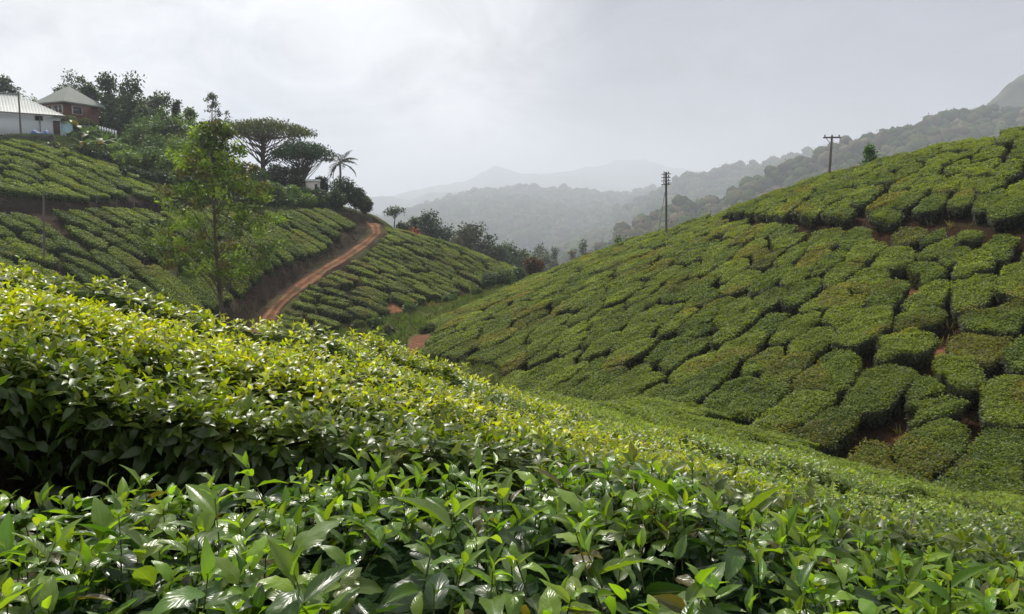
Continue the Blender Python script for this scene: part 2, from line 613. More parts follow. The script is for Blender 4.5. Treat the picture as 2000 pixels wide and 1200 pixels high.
KITE = (np.array([(0, 0, 0), (0.42, 0.26, 0.06), (1, 0, -0.08), (0.42, -0.26, 0.06)]), np.array([(0, 3, 2, 1)]), np.zeros((4, 2)))
LOD0 = [leaf_tpl(13, 5, b, f, w, wv, c, 0.035) for b, f, w, wv, c in ((0.7, 0.4, 0.235, 0.10, 0), (1.15, 0.25, 0.235, 0.12, 0.1), (0.35, 0.6, 0.21, 0.06, 0), (1.6, 0.35, 0.23, 0.1, 0.0), (0.9, 0.15, 0.28, 0.15, 0.25), (0.5, 0.45, 0.17, 0.05, 0), (2.1, 0.2, 0.19, 0.2, -0.2), (0.2, 0.9, 0.16, 0.1, 0))]
LOD1 = [leaf_tpl(4, 3, b, f, w) for b, f, w in ((0.7, 0.35, 0.27), (1.3, 0.25, 0.26), (0.3, 0.5, 0.24))]
LOD2 = [KITE]


def put_leaves(acc, tpls, pos, d, nrm, size, tone, mi=0):
    """pos, axis direction, face normal (N,3 each), size (N,), tone (N,3)."""
    n = len(pos)
    if n == 0:
        return
    d = norm(d)
    z = norm(nrm - (nrm * d).sum(-1, keepdims=True) * d + 1e-6)
    y = np.cross(z, d)
    pick = rng.integers(0, len(tpls), n)
    for k, (tv, tf, tu) in enumerate(tpls):
        m = pick == k
        c = int(m.sum())
        if not c:
            continue
        R = np.stack([d[m], y[m], z[m]], 1)                       # rows: local axes
        V = np.einsum('vk,nkj->nvj', tv, R) * size[m, None, None] + pos[m, None, :]
        F = tf[None] + (np.arange(c) * len(tv))[:, None, None]
        T = np.repeat(tone[m], len(tv), 0)
        acc.add(V.reshape(-1, 3), F.reshape(-1, 4), T, mi, np.tile(tu, (c, 1)))


def tube(acc, pts, r0, r1, k=5, tone=(0.1, 0.08, 0.06), mi=0):
    pts = np.asarray(pts, float)
    n = len(pts)
    tg = norm(np.gradient(pts, axis=0))
    ref = np.array([0.31, 0.95, 0.05]) if abs(tg[0][2]) > 0.7 else np.array([0, 0, 1.0])
    V = []
    for i in range(n):
        a = norm(np.cross(tg[i], ref))
        b = np.cross(tg[i], a)
        r = r0 + (r1 - r0) * i / (n - 1)
        for j in range(k):
            th = 2 * math.pi * j / k
            V.append(pts[i] + r * (math.cos(th) * a + math.sin(th) * b))
    F = [(i * k + j, i * k + (j + 1) % k, (i + 1) * k + (j + 1) % k, (i + 1) * k + j) for i in range(n - 1) for j in range(k)]
    acc.add(V, F, tone, mi)


def box(acc, c, s, rz=0.0, tone=(0.5, 0.5, 0.5), mi=0):
    c = np.asarray(c, float)
    v = np.array([(x, y, z) for x in (-.5, .5) for y in (-.5, .5) for z in (-.5, .5)]) * np.asarray(s, float)
    co, si = math.cos(rz), math.sin(rz)
    v = np.c_[v[:, 0] * co - v[:, 1] * si, v[:, 0] * si + v[:, 1] * co, v[:, 2]] + c
    acc.add(v, [(0, 1, 3, 2), (4, 6, 7, 5), (0, 4, 5, 1), (2, 3, 7, 6), (0, 2, 6, 4), (1, 5, 7, 3)], tone, mi)


# ------------------------------------------------------------------ ground sheet
def spaced(segs):
    out = [segs[0][0]]
    for a, b, st in segs:
        n = max(1, int(round((b - a) / st)))
        out += list(np.linspace(a, b, n + 1)[1:])
    return np.array(out)


gx = spaced([(-6000, -1500, 900), (-1500, -300, 120), (-300, -100, 20), (-100, -50, 2), (-50, 34, 0.36), (34, 80, 2), (80, 300, 20), (300, 1500, 120), (1500, 6000, 900)])
gy = spaced([(-400, -20, 60), (-20, -4, 2), (-4, 96, 0.36), (96, 140, 1.5), (140, 300, 8), (300, 1500, 100), (1500, 9000, 900)])
X, Y = np.meshgrid(gx, gy)
Z, REG = ground_all(X, Y)
Z = Z + 0.03 * vnoise(X, Y, 0.9, 1) * (Y < 100)
soil = np.array([0.15, 0.062, 0.032])
dark_soil = np.array([0.038, 0.025, 0.017])
grass = np.array([0.085, 0.095, 0.032])
forest = np.array([0.035, 0.055, 0.022])
nz = (vnoise(X, Y, 3.5, 2) * 0.5 + 0.5)[..., None]
col = np.broadcast_to(soil, X.shape + (3,)) * (0.65 + 0.5 * nz)
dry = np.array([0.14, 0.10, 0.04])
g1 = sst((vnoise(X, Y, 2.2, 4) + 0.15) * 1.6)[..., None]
col = np.where((REG == 2)[..., None], (col * (1 - 0.5 * g1) + dry * 0.5 * g1) * np.array([0.20, 0.23, 0.23]), col)  # soil between the bushes darkened to paint in gap shade
col = np.where((REG == 3)[..., None], dark_soil * (0.7 + 0.6 * nz) * (1 - 0.5 * g1) + grass * 0.5 * g1, col)
col = np.where((REG == 4)[..., None], grass * (1 - 0.35 * g1) + dry * 0.35 * g1, col)
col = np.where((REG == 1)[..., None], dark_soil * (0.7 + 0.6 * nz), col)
col = np.where((REG == 0)[..., None], forest * (0.7 + 0.7 * nz), col)
upl = (REG == 3) & (X < -14.2) & (Y > yT(X) + 1.2) & ~((Y < 67) & (X < -27))
col = np.where(upl[..., None], grass * (0.6 + 0.3 * nz), col)
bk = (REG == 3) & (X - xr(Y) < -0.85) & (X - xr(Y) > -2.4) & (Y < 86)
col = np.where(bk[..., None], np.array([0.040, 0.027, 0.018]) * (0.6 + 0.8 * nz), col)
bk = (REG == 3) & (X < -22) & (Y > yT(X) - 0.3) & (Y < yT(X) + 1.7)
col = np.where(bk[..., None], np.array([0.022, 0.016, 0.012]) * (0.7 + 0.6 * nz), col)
for bx_, by_, br in BARE:
    w = sst(1.5 - np.hypot(X - bx_, Y - by_) / br)[..., None]
    col = col * (1 - w) + np.array([0.20, 0.088, 0.048]) * w
w = sst(1.6 - line_dist(TRACK, X, Y) / 0.55)[..., None]
col = col * (1 - w) + np.array([0.15, 0.07, 0.04]) * w
acc = Acc()
nx, ny = len(gx), len(gy)
ii = (np.arange(ny - 1)[:, None] * nx + np.arange(nx - 1)[None]).ravel()
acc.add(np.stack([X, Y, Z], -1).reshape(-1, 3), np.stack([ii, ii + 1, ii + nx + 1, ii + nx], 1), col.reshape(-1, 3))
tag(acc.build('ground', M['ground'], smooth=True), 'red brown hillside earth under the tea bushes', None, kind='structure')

# dirt road with two worn wheel tracks, laid 4 mm and more above the ground
acc = Acc()
ys = np.linspace(46, 85, 300)
cols = np.linspace(-1.0, 1.0, 19)
V, T = [], []
tgx = np.gradient(xr(ys), ys)
for i, y in enumerate(ys):
    half = 0.56 + 0.14 * vnoise(0, y, 2.0, 7)
    for s in cols:
        x = xr(y) + s * half
        yy = y - tgx[i] * s * half
        rut = math.exp(-((abs(s) - 0.52) / 0.17) ** 2)
        V.append((x, yy, 0))
        k = 0.8 + 0.3 * vnoise(x, yy, 0.7, 8) + 0.25 * vnoise(x, yy, 0.22, 9)
        wd = sst((vnoise(x, yy, 0.5, 21) - 0.25) * 3) * (1 - rut) * 0.6
        pale = np.array([0.27, 0.15, 0.092]) * k
        mid_ = np.array([0.17, 0.075, 0.038]) * k
        c_ = pale * rut + mid_ * (1 - rut)
        T.append(c_ * (1 - wd) + np.array([0.06, 0.075, 0.03]) * wd)
V = np.array(V)
V[:, 2] = ground_all(V[:, 0], V[:, 1])[0] + 0.05
n = len(cols)
ii = (np.arange(len(ys) - 1)[:, None] * n + np.arange(n - 1)[None]).ravel()
acc.add(V, np.stack([ii, ii + 1, ii + n + 1, ii + n], 1), np.array(T))
tag(acc.build('dirt_road', M['road'], smooth=True), 'red dirt road with two wheel tracks climbing the left hill', None, kind='structure')

# ------------------------------------------------------------------ tea bushes
def seeds(x0, x1, y0, y1, ang, L, Wd, ok, jit=0.22, drop=0.04, sd_=1):
    r = np.random.default_rng(sd_)
    ca, sa = math.cos(rad(ang)), math.sin(rad(ang))
    cx, cy = (x0 + x1) / 2, (y0 + y1) / 2
    R_ = math.hypot(x1 - x0, y1 - y0) / 2
    out = []
    for j in range(int(-R_ / Wd) - 1, int(R_ / Wd) + 2):
        ph = r.uniform(0, 1)
        wob = r.uniform(0, 6)
        for i in range(int(-R_ / L) - 1, int(R_ / L) + 2):
            u = (i + ph + r.uniform(-jit, jit)) * L
            v = (j + 0.22 * math.sin(u * 0.23 + wob) + r.uniform(-jit, jit) * 0.8) * Wd
            x, y = cx + u * ca - v * sa, cy + u * sa + v * ca
            if x0 <= x <= x1 and y0 <= y <= y1 and r.random() > drop:
                out.append((x, y, i, j))
    out = np.array(out)
    return out[ok(out[:, 0], out[:, 1], 0.0)]


def bare_ok(x, y, m):
    o = np.ones(np.shape(x), bool)
    for a, b, r in BARE:
        o &= np.hypot(x - a, y - b) > r + m
    return o


def gapN(x):          # middle line of the walk between the front bushes and the row behind
    return np.interp(x, [-4, -1.9, -1.0, -0.1, 0.7, 1.3, 2.0, 4], [1.75, 2.0, 2.2, 2.33, 2.2, 2.22, 2.6, 3.6])


def gapW(x):
    return np.interp(x, [-4, -1.2, 0, 0.8, 1.1, 1.6, 1.9, 4], [0.34, 0.30, 0.24, 0.10, 0.16, 0.16, 0.05, 0.0])


def in_reg(x, y, k, tol=0.0):
    z, r = ground_all(x, y)
    if tol:
        f, dm, kk = {1: (lambda: sN(x, y) - 0.8, dN, 0.6), 2: (lambda: sR(x, y) - 0.7, dR, 0.55)}[k]
        return (r == k) | (f() - pen(poly_dist(dm, x, y), kk) > z - tol)
    return r == k


def okN(x, y, m):
    return (poly_dist(dN, x, y) < 0.5 - m) & (y > gapN(x) + gapW(x) + m) & in_reg(x, y, 1, 0.35) & bare_ok(x, y, m * .5)


def okN1(x, y, m):
    return (y < gapN(x) - gapW(x) - m) & (y > 0.42)


def okR(x, y, m):
    dR_ = poly_dist(dR, x, y)
    return (dR_ < 1.0) & (line_dist(FOOT, x, y) > 0.04 + m) & in_reg(x, y, 2, 0.35) & bare_ok(x, y, m * .5) & (line_dist(TRACK, x, y) > 1.0)


def okA(x, y, m):
    return (poly_dist(dL, x, y) < 0.5) & (x < xr(y) - 1.9 - m) & (y < yT(x) - 0.35 - m) & in_reg(x, y, 3)


def okB(x, y, m):
    return (poly_dist(dL, x, y) < 0.8) & (x > xr(y) + 1.05 + m) & in_reg(x, y, 3) & bare_ok(x, y, m * .5)


def okU(x, y, m):
    lim = np.interp(x, [-60, -37, -30, -24], [68, 70, 67.2, 63.5])
    return (poly_dist(dL, x, y) < 0.5) & (y > yT(x) + 1.5 + m) & (y < lim) & (x < -25) & in_reg(x, y, 3)


class Zone:
    def __init__(s, name, key, top, ok, sd, ang, L, W_, gap, hb, tone, tone2):
        s.name, s.key, s.top, s.ok, s.sd, s.ang, s.L, s.W, s.gap, s.hb, s.tone, s.tone2 = name, key, top, ok, sd, ang, L, W_, gap, hb, np.array(tone), np.array(tone2)


front = np.array([(-2.1, 1.15, 0, 0), (-0.95, 1.2, 1, 0), (0.2, 1.3, 2, 0), (1.35, 1.3, 3, 0), (2.5, 1.7, 4, 0)], float)
sdN = seeds(-7, 16, 2.0, 20, 8, 1.75, 1.25, okN, 0.16, 0.0, 3)
sdR = seeds(-12, 40, 9, 70, 50, 2.7, 1.15, okR, 0.38, 0.0, 4)
sdA = seeds(-62, -17, 42, 82, -28, 4.2, 1.1, okA, 0.26, 0.02, 5)
sdB = seeds(-17, 6, 44, 92, -28, 3.0, 1.15, okB, 0.24, 0.03, 6)
sdU = seeds(-62, -24, 54, 74, -26, 4.0, 1.15, okU, 0.22, 0.02, 7)
zones = [
    Zone('front', 'F', sN, okN1, front, 0, 1.3, 1.6, -0.25, 0.72, (0.045, 0.095, 0.018), (0.12, 0.20, 0.022)),
    Zone('near', 'N', sN, okN, sdN, 8, 1.75, 1.25, -0.12, 0.75, (0.045, 0.085, 0.018), (0.17, 0.24, 0.022)),
    Zone('right', 'R', sR, okR, sdR, 50, 2.7, 1.15, 0.09, 0.64, (0.058, 0.095, 0.020), (0.150, 0.192, 0.030)),
    Zone('left', 'A', sA, okA, sdA, -28, 4.2, 1.1, 0.20, 0.85, (0.062, 0.098, 0.024), (0.155, 0.205, 0.032)),
    Zone('beyond', 'B', sB, okB, sdB, -28, 3.0, 1.15, 0.24, 0.85, (0.062, 0.092, 0.026), (0.150, 0.195, 0.036)),
    Zone('upper', 'U', sU, okU, sdU, -26, 4.0, 1.15, 0.20, 0.85, (0.075, 0.12, 0.026), (0.155, 0.21, 0.032)),
]
KR = 28
TH = np.linspace(0, 2 * math.pi, KR, endpoint=False)


def outline(z, idx):
    """Plan radii of one bush: it fills its share of the row up to its neighbours."""
    r_ = np.random.default_rng(idx * 7 + ord(z.key))
    p = z.sd[:, :2]
    c = p[idx]
    a = rad(z.ang)
    E1, E2 = np.array([math.cos(a), math.sin(a)]), np.array([-math.sin(a), math.cos(a)])
    dl = p - c
    q = np.c_[dl @ E1 / z.L, dl @ E2 / z.W]
    d2 = (q ** 2).sum(1)
    nb = np.where((d2 > 1e-9) & (d2 < 7))[0]
    q = q[nb]
    d2 = d2[nb]
    e = np.c_[np.cos(TH), np.sin(TH)]
    dot = e @ q.T
    rr = np.where(dot > 1e-3, d2[None] / (2 * np.maximum(dot, 1e-3)), 9)
    R = np.minimum((rr ** -7).sum(1) ** (-1 / 7) if len(nb) else np.full(KR, 9), 0.74)
    R = 0.5 * R + 0.25 * np.roll(R, 1) + 0.25 * np.roll(R, -1)
    ph = r_.uniform(0, 6.28, 3)
    R = R * (1 + 0.08 * np.sin(3 * TH + ph[0]) + 0.07 * np.sin(5 * TH + ph[1]) + 0.07 * np.sin(9 * TH + ph[2]))
    jn = np.argmin(rr, 1) if len(nb) else np.zeros(KR, int)
    hsh = np.array([((min(int(idx), int(k)) * 7919 + max(int(idx), int(k)) * 104729) % 1000) / 1000 for k in nb]) if len(nb) else np.ones(1)
    gapk = np.where(hsh < 0.10, 0.0, np.where(hsh > 0.85, z.gap * 2.2 + 0.05, z.gap))[jn] if z.key in 'RUAB' else np.full(KR, z.gap)
    gapk = 0.5 * gapk + 0.25 * np.roll(gapk, 1) + 0.25 * np.roll(gapk, -1)
    w = np.outer(e[:, 0] * z.L, E1) + np.outer(e[:, 1] * z.W, E2)
    ln = np.linalg.norm(w, axis=1)
    rad_ = np.maximum(R * ln - gapk, 0.25)
    dirs = w / ln[:, None]
    # stop short of walks, roads, soil
    fr = np.linspace(0.1, 1.0, 26)
    xx = c[0] + dirs[:, 0:1] * rad_[:, None] * fr
    yy = c[1] + dirs[:, 1:2] * rad_[:, None] * fr
    ok = z.ok(xx.ravel(), yy.ravel(), 0.05).reshape(xx.shape)
    ok = np.logical_and.accumulate(ok, 1)
    kf = np.maximum(fr[np.maximum(ok.sum(1) - 1, 0)], 0.1)
    rad_ = rad_ * kf
    rad_ = 0.6 * rad_ + 0.2 * np.roll(rad_, 1) + 0.2 * np.roll(rad_, -1)
    return c, dirs, rad_


def area(b):
    r = b['r']
    d = b['dirs']
    P_ = d * r[:, None]
    Q = np.roll(P_, -1, 0)
    return 0.5 * abs((P_[:, 0] * Q[:, 1] - P_[:, 1] * Q[:, 0]).sum())


bushes = []
for z in zones:
    for i in range(len(z.sd)):
        c, dirs, r_ = outline(z, i)
        b = dict(z=z, i=i, c=c, dirs=dirs, r=r_, col=int(z.sd[i, 2]), row=int(z.sd[i, 3]))
        b['A'] = area(b)
        if b['A'] < 0.35:
            continue
        b['top'] = float(z.top(c[0], c[1]))
        bushes.append(b)

# what the eye can see of each: march the line of sight over the tea tops
cs = np.array([b['c'] for b in bushes])
tops = np.array([b['top'] for b in bushes])
vis = np.zeros(len(bushes))
for ox, oy in ((0, 0), (.45, 0), (-.45, 0), (0, .45), (0, -.45)):
    px_ = cs[:, 0] + ox * np.array([b['z'].L for b in bushes])
    py_ = cs[:, 1] + oy
    tz = tops + 0.05
    u_, v_, d_ = to_px(np.c_[px_, py_, tz])
    inside = (u_ > 0) & (u_ < 2000) & (v_ > 0) & (v_ < 1200) & (py_ > 0.4)
    blocked = np.zeros(len(bushes), bool)
    for t in np.linspace(0.03, 0.96, 50):
        gx_, gy_ = px_ * t, py_ * t
        g, rg = ground_all(gx_, gy_)
        far_enough = (py_ * (1 - t)) > 1.5
        blocked |= (g + 0.62 * (rg > 0) > tz * t + 0.05) & far_enough & (gy_ > 2.2)
    vis += inside & ~blocked
for k, b in enumerate(bushes):
    b['vis'] = vis[k] / 5
    d = max(b['c'][1], 0.8)
    b['d'] = float(np.hypot(*b['c']))
    nrm_z = b['z'].top(b['c'][0], b['c'][1] + 1) - b['top']
    graze = max(0.06, (nrm_z - b['top'] / d) / math.sqrt(1 + nrm_z ** 2))
    b['px'] = b['A'] * graze / d ** 2 * b['vis']
    b['u'], b['v'], _ = (float(q) for q in to_px(np.array([*b['c'], b['top']])))
order = sorted([k for k, b in enumerate(bushes) if b['vis'] > 0], key=lambda k: -bushes[k]['px'])
things = set(order[:298])
print('bushes', len(bushes), 'visible', len(order), {z.key: sum(1 for k in things if bushes[k]['z'] is z) for z in zones})


def build_bush(b, acc, far=False, wood=None):
    z = b['z']
    r_ = np.random.default_rng(b['i'] * 31 + ord(z.key))
    c, dirs, R = b['c'], b['dirs'], b['r']
    d = b['d']
    hb = z.hb * r_.uniform(0.9, 1.08)
    lift = r_.uniform(-0.08, 0.08) if d > 5.5 else r_.uniform(-.01, .01)
    # colour of this bush
    q = r_.random()
    base = z.tone * (1 - q) + z.tone2 * q
    if z.key in 'RB' and r_.random() < 0.07:
        base = base * np.array([1.12, 0.80, 0.9])             # bronze flush or worn
        b['look'] = 'brownish'
    elif q > 0.66:
        b['look'] = 'bright green'
    elif q > 0.33:
        b['look'] = 'mid green'
    else:
        b['look'] = 'dark green'
    young = z.tone2 * 1.25
    if z.key == 'F':
        young = np.array([0.19, 0.30, 0.03]); base = np.array([0.028, 0.066, 0.018]); b['look'] = 'big leaved'
    if z.key == 'N':
        # sunny crest of yellow shoots on the second row, fading down the slope
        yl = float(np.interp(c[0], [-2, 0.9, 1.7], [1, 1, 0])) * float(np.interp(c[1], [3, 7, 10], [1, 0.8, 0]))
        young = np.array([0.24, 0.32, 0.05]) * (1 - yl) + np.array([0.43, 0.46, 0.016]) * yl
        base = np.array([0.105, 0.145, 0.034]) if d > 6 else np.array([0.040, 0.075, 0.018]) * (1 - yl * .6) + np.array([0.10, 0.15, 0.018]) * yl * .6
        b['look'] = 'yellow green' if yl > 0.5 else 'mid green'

    def pts(rho, th):
        """points over the cut table of the bush"""
        f = th / (2 * math.pi) * KR
        i0 = np.floor(f).astype(int) % KR
        fr = f - np.floor(f)
        dv = dirs[i0] * (1 - fr)[:, None] + dirs[(i0 + 1) % KR] * fr[:, None]
        rr = R[i0] * (1 - fr) + R[(i0 + 1) % KR] * fr
        return c[0] + dv[:, 0] * rr * rho, c[1] + dv[:, 1] * rr * rho, dv

    kf_ = dict(A=0.30, B=0.30, U=0.35, R=0.72).get(z.key, 1.0)
    ax_ = np.array([math.cos(rad(z.ang)), math.sin(rad(z.ang))])

    def topz(x, y):
        zt_ = z.top(x, y)
        if kf_ < 1:
            # the picked table is cut flatter than the slope across the row
            u_ = (x - c[0]) * ax_[0] + (y - c[1]) * ax_[1]
            zp = z.top(c[0] + ax_[0] * u_, c[1] + ax_[1] * u_)
            zt_ = zp + kf_ * (zt_ - zp)
        return zt_ + lift + (0.075 if z.key == 'N' and d > 5 else 0.05 if d > 9 else 0.045) * vnoise(x, y, 0.55, 11) + 0.03 * vnoise(x, y, 0.22, 12)

    # slope normal
    e = 0.3
    g = np.array([-(z.top(c[0] + e, c[1]) - z.top(c[0] - e, c[1])) / (2 * e), -(z.top(c[0], c[1] + e) - z.top(c[0], c[1] - e)) / (2 * e), 1.0])
    g = g / np.linalg.norm(g)
    # inside mass, coloured dark in place of the shade within
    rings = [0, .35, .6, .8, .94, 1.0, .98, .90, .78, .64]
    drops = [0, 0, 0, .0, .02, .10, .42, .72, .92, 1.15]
    k0 = 0.9 if d < 8 else 0.96
    sink = 0.10 if d < 3 else (0.07 if d < 16 else 0.03)
    V = []
    for rg, dr in zip(rings, drops):
        x, y, _ = pts(np.full(KR, rg * k0), TH)
        zz = topz(x, y) - sink - dr * hb
        if dr > 0.3:
            zz = zz * 1.0
            j = 1 + 0.10 * vnoise(x * 3 + rg * 9, y * 3, 1.0, 13)
            x, y = c[0] + (x - c[0]) * j, c[1] + (y - c[1]) * j
        V.append(np.c_[x, y, zz])
    nr = len(rings)
    V = np.concatenate(V)
    F = [(a * KR + j, (a + 1) * KR + j, (a + 1) * KR + (j + 1) % KR, a * KR + (j + 1) % KR) for a in range(nr - 1) for j in range(KR)]
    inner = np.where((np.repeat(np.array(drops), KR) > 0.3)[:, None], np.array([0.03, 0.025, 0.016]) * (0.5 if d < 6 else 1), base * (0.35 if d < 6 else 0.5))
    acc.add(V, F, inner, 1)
    A = b['A']
    per = float(np.linalg.norm(dirs * R[:, None] - np.roll(dirs * R[:, None], -1, 0), axis=1).sum())
    if z.key == 'F':
        lod, s, sh, fill, side = LOD0, 0.068, 190, 440, 400
    elif d < 5.2:
        lod, s, sh, fill, side = LOD1, 0.056, 330, 420, 640
    elif d < 13:
        lod, s, sh, fill, side = LOD1, 0.060, 280, 300, 500
    elif d < 18:
        lod, s, sh, fill, side = LOD2, 0.066, 0, 1500, 900
    elif d < 27:
        lod, s, sh, fill, side = LOD2, 0.075, 0, 1050, 800
    elif d < 40:
        lod, s, sh, fill, side = LOD2, 0.092, 0, 640, 520
    elif d < 58:
        lod, s, sh, fill, side = LOD2, 0.12, 0, 330, 280
    else:
        lod, s, sh, fill, side = LOD2, 0.15, 0, 210, 170
    if b['vis'] == 0 and d > 20:
        fill, side = fill * 0.5, side * 0.4
    if sh:
        n = int(A * sh)
        rho = np.sqrt(r_.random(n)) * 1.0
        x, y, dv = pts(rho, r_.random(n) * 6.2831)
        hgt = r_.normal(0, 0.018, n) + (r_.random(n) < 0.05) * r_.uniform(0.02, 0.07, n)
        zz = topz(x, y) - 0.16 * np.clip((rho - 0.86) / 0.14, 0, 1) ** 2 * hb + hgt
        up = norm(np.c_[r_.normal(0, .22, n) + dv[:, 0] * 0.5 * rho ** 6, r_.normal(0, .22, n) + dv[:, 1] * 0.5 * rho ** 6, np.ones(n)])
        az0 = r_.random(n) * 6.283
        nleaf = 6 if z.key == 'F' else 5
        sc = r_.uniform(0.75, 1.25, n)
        yv = np.clip(r_.normal(0.62, 0.28, n), 0, 1)
        if z.key == 'N' and d > 5:
            yv = np.clip(yv * (0.95 + 0.75 * vnoise(x, y, 0.8, 31) + 0.35 * vnoise(x, y, 0.3, 32)), 0, 1)
        if z.key == 'N' and d < 6:
            # the picked crest is young; the face towards the walk keeps old dark leaves
            edge_ = y - (gapN(x) + gapW(x))
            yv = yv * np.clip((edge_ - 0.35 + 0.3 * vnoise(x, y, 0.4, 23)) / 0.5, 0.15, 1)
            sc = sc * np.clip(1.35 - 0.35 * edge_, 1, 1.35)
        for k in range(nleaf):
            el = np.radians(np.array([74, 52, 34, 20, 8, -4][k]) + r_.normal(0, 13, n))
            az = az0 + k * 2.4 + r_.normal(0, .3, n)
            h = np.c_[np.cos(az), np.sin(az), np.zeros(n)]
            dd = h * np.cos(el)[:, None] + up * np.sin(el)[:, None]
            nn = up * np.cos(el)[:, None] - h * np.sin(el)[:, None] + r_.normal(0, .15, (n, 3))
            pos = np.c_[x, y, zz] - up * ((0, .008, .022, .042, .066, .09)[k] * s / 0.06 * sc)[:, None]
            sz = s * sc * (0.5, .78, 1.0, 1.1, 1.15, 1.2)[k] * r_.uniform(0.85, 1.15, n)
            m = np.clip(yv * (1.25, 1.1, .8, .5, .25, .1)[k] * 1.1, 0, 1)[:, None]
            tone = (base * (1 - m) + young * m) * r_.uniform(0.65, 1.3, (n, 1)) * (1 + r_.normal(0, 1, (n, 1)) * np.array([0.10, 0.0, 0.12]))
            if z.key == 'F':
                old = r_.random((n, 1)) < (0.0, 0, .03, .06, .10, .12)[k]
                tone = np.where(old, np.array([0.10, 0.085, 0.03]) * r_.uniform(.6, 1.3, (n, 1)), tone)
                sz = sz * np.where(r_.random(n) < .12, 1.35, 1.0)
            put_leaves(acc, lod, pos, dd, nn, sz, tone, 0)
        if z.key == 'F':
            for j in range(n):
                t0 = np.array([x[j], y[j], zz[j]])
                tube(acc, [t0, t0 - up[j] * 0.07, t0 - up[j] * 0.16 + np.array([*r_.normal(0, .01, 2), 0])], 0.0012, 0.0022, 4, (0.12, 0.15, 0.05), 1)
    # leaves that fill the table below the shoots
    n = int(A * fill)
    rho = np.sqrt(r_.random(n)) * (1.0 if sh else 1.02)
    x, y, dv = pts(rho, r_.random(n) * 6.2831)
    edge = np.clip((rho - 0.86) / 0.14, 0, 1) ** 2
    zz = topz(x, y) - 0.09 * edge * hb - (r_.uniform(0.05, 0.16, n) if sh else r_.uniform(-0.02, 0.045, n))
    nn = g + r_.normal(0, .55 if sh else .45, (n, 3)) + np.c_[dv * (edge * 0.8)[:, None], np.zeros(n)]
    az = r_.random(n) * 6.283
    dd = np.c_[np.cos(az), np.sin(az), r_.normal(0.05 if sh else 0.3, .3, n)]
    if sh:
        tone = base * r_.uniform(0.6, 1.1, (n, 1))
        sz = s * r_.uniform(0.9, 1.5, n)
    else:
        pt = np.clip(0.5 + 0.5 * vnoise(x, y, 0.35, 15) + r_.normal(0, .25, n), 0, 1)[:, None]
        tone = (base * 0.85 * (1 - pt) + (base * 0.6 + young * 0.5) * pt) * r_.uniform(0.75, 1.25, (n, 1))
        if z.key in 'RAUB':
            # glints painted as a scatter of paler leaves and, in places, bronze ones
            pale = (r_.random(n) < 0.10)[:, None]
            tone = np.where(pale, tone * 0.4 + np.array([0.09, 0.11, 0.06]), tone)
            br = (vnoise(x, y, 1.9, 19) > 0.58)[:, None] & (r_.random((n, 1)) < 0.6)
            tone = np.where(br, tone * np.array([1.15, 0.82, 1.0]), tone)
            tone = tone * (1 + 0.22 * vnoise(x, y, 0.9, 27))[:, None]
        sz = s * r_.uniform(0.7, 1.2, n)
    put_leaves(acc, lod if not sh or d < 3 else LOD1, np.c_[x, y, zz], dd, nn, sz, tone, 0)
    # leaves down the sides, toned darker to paint in their shade
    n = int(per * hb * side * (0.55 if z.key != 'F' else .5))
    w = r_.random(n) ** 1.7
    rho = 1.0 - 0.16 * w ** 2 - 0.03 * r_.random(n)
    x, y, dv = pts(rho, r_.random(n) * 6.2831)
    zz = topz(x, y) - hb * (0.10 + 0.72 * w)
    nn = np.c_[dv, np.full(n, 0.5)] + r_.normal(0, .4, (n, 3))
    dd = np.c_[dv * 0.7, -0.5 + r_.normal(0, .4, n)] + r_.normal(0, .35, (n, 3))
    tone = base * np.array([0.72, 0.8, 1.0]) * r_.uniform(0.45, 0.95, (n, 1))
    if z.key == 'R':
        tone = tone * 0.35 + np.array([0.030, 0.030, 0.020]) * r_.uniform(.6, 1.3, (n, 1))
    if d < 6:
        tone = np.where((r_.random((n, 1)) < .10), np.array([0.085, 0.11, 0.06]), tone * 1.25)  # odd leaves toned pale, gloss reflections painted into the colour
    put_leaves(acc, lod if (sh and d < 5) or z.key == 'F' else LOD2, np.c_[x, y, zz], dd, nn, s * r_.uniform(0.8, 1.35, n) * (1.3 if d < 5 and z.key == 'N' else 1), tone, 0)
    # woody frame
    if wood is not None:
        nb = 8 if d < 6 else 12
        for j in range(nb):
            th = r_.random() * 6.283
            rh = r_.uniform(0.25, 0.85)
            x, y, dv = pts(np.array([rh]), np.array([th]))
            tz = float(topz(x, y)[0]) - r_.uniform(0.06, 0.3)
            b0 = np.array([c[0] + (x[0] - c[0]) * 0.35, c[1] + (y[0] - c[1]) * 0.35, z.top(c[0], c[1]) - hb * 1.05])
            t1 = np.array([x[0], y[0], tz])
            mid = b0 * 0.45 + t1 * 0.55 + np.array([*(dv[0] * 0.08), -0.04]) + r_.normal(0, .04, 3)
            tube(wood, [b0, b0 * .6 + mid * .4 + r_.normal(0, .02, 3), mid, t1], 0.013, 0.003, 5, (0.12, 0.09, 0.07))
            for _ in range(3):
                e_ = mid + (t1 - mid) * r_.uniform(0.1, 0.9)
                q_ = e_ + np.array([*(dv[0] * r_.uniform(0.02, .22)), r_.uniform(0.0, .18)]) + r_.normal(0, .05, 3)
                tube(wood, [e_, (e_ + q_) / 2 + r_.normal(0, .012, 3), q_], 0.004, 0.0018, 4, (0.14, 0.11, 0.08))


ORD = ['', 'first', 'second', 'third', 'fourth', 'fifth', 'sixth', 'seventh', 'eighth', 'ninth', 'tenth', 'eleventh', 'twelfth', 'thirteenth', 'fourteenth', 'fifteenth',
       'sixteenth', 'seventeenth', 'eighteenth', 'nineteenth', 'twentieth']


def od(n):
    if n < len(ORD):
        return ORD[n]
    s_ = {1: 'st', 2: 'nd', 3: 'rd'}.get(n % 10, 'th') if n not in (11, 12, 13) else 'th'
    return f'{n}{s_}'


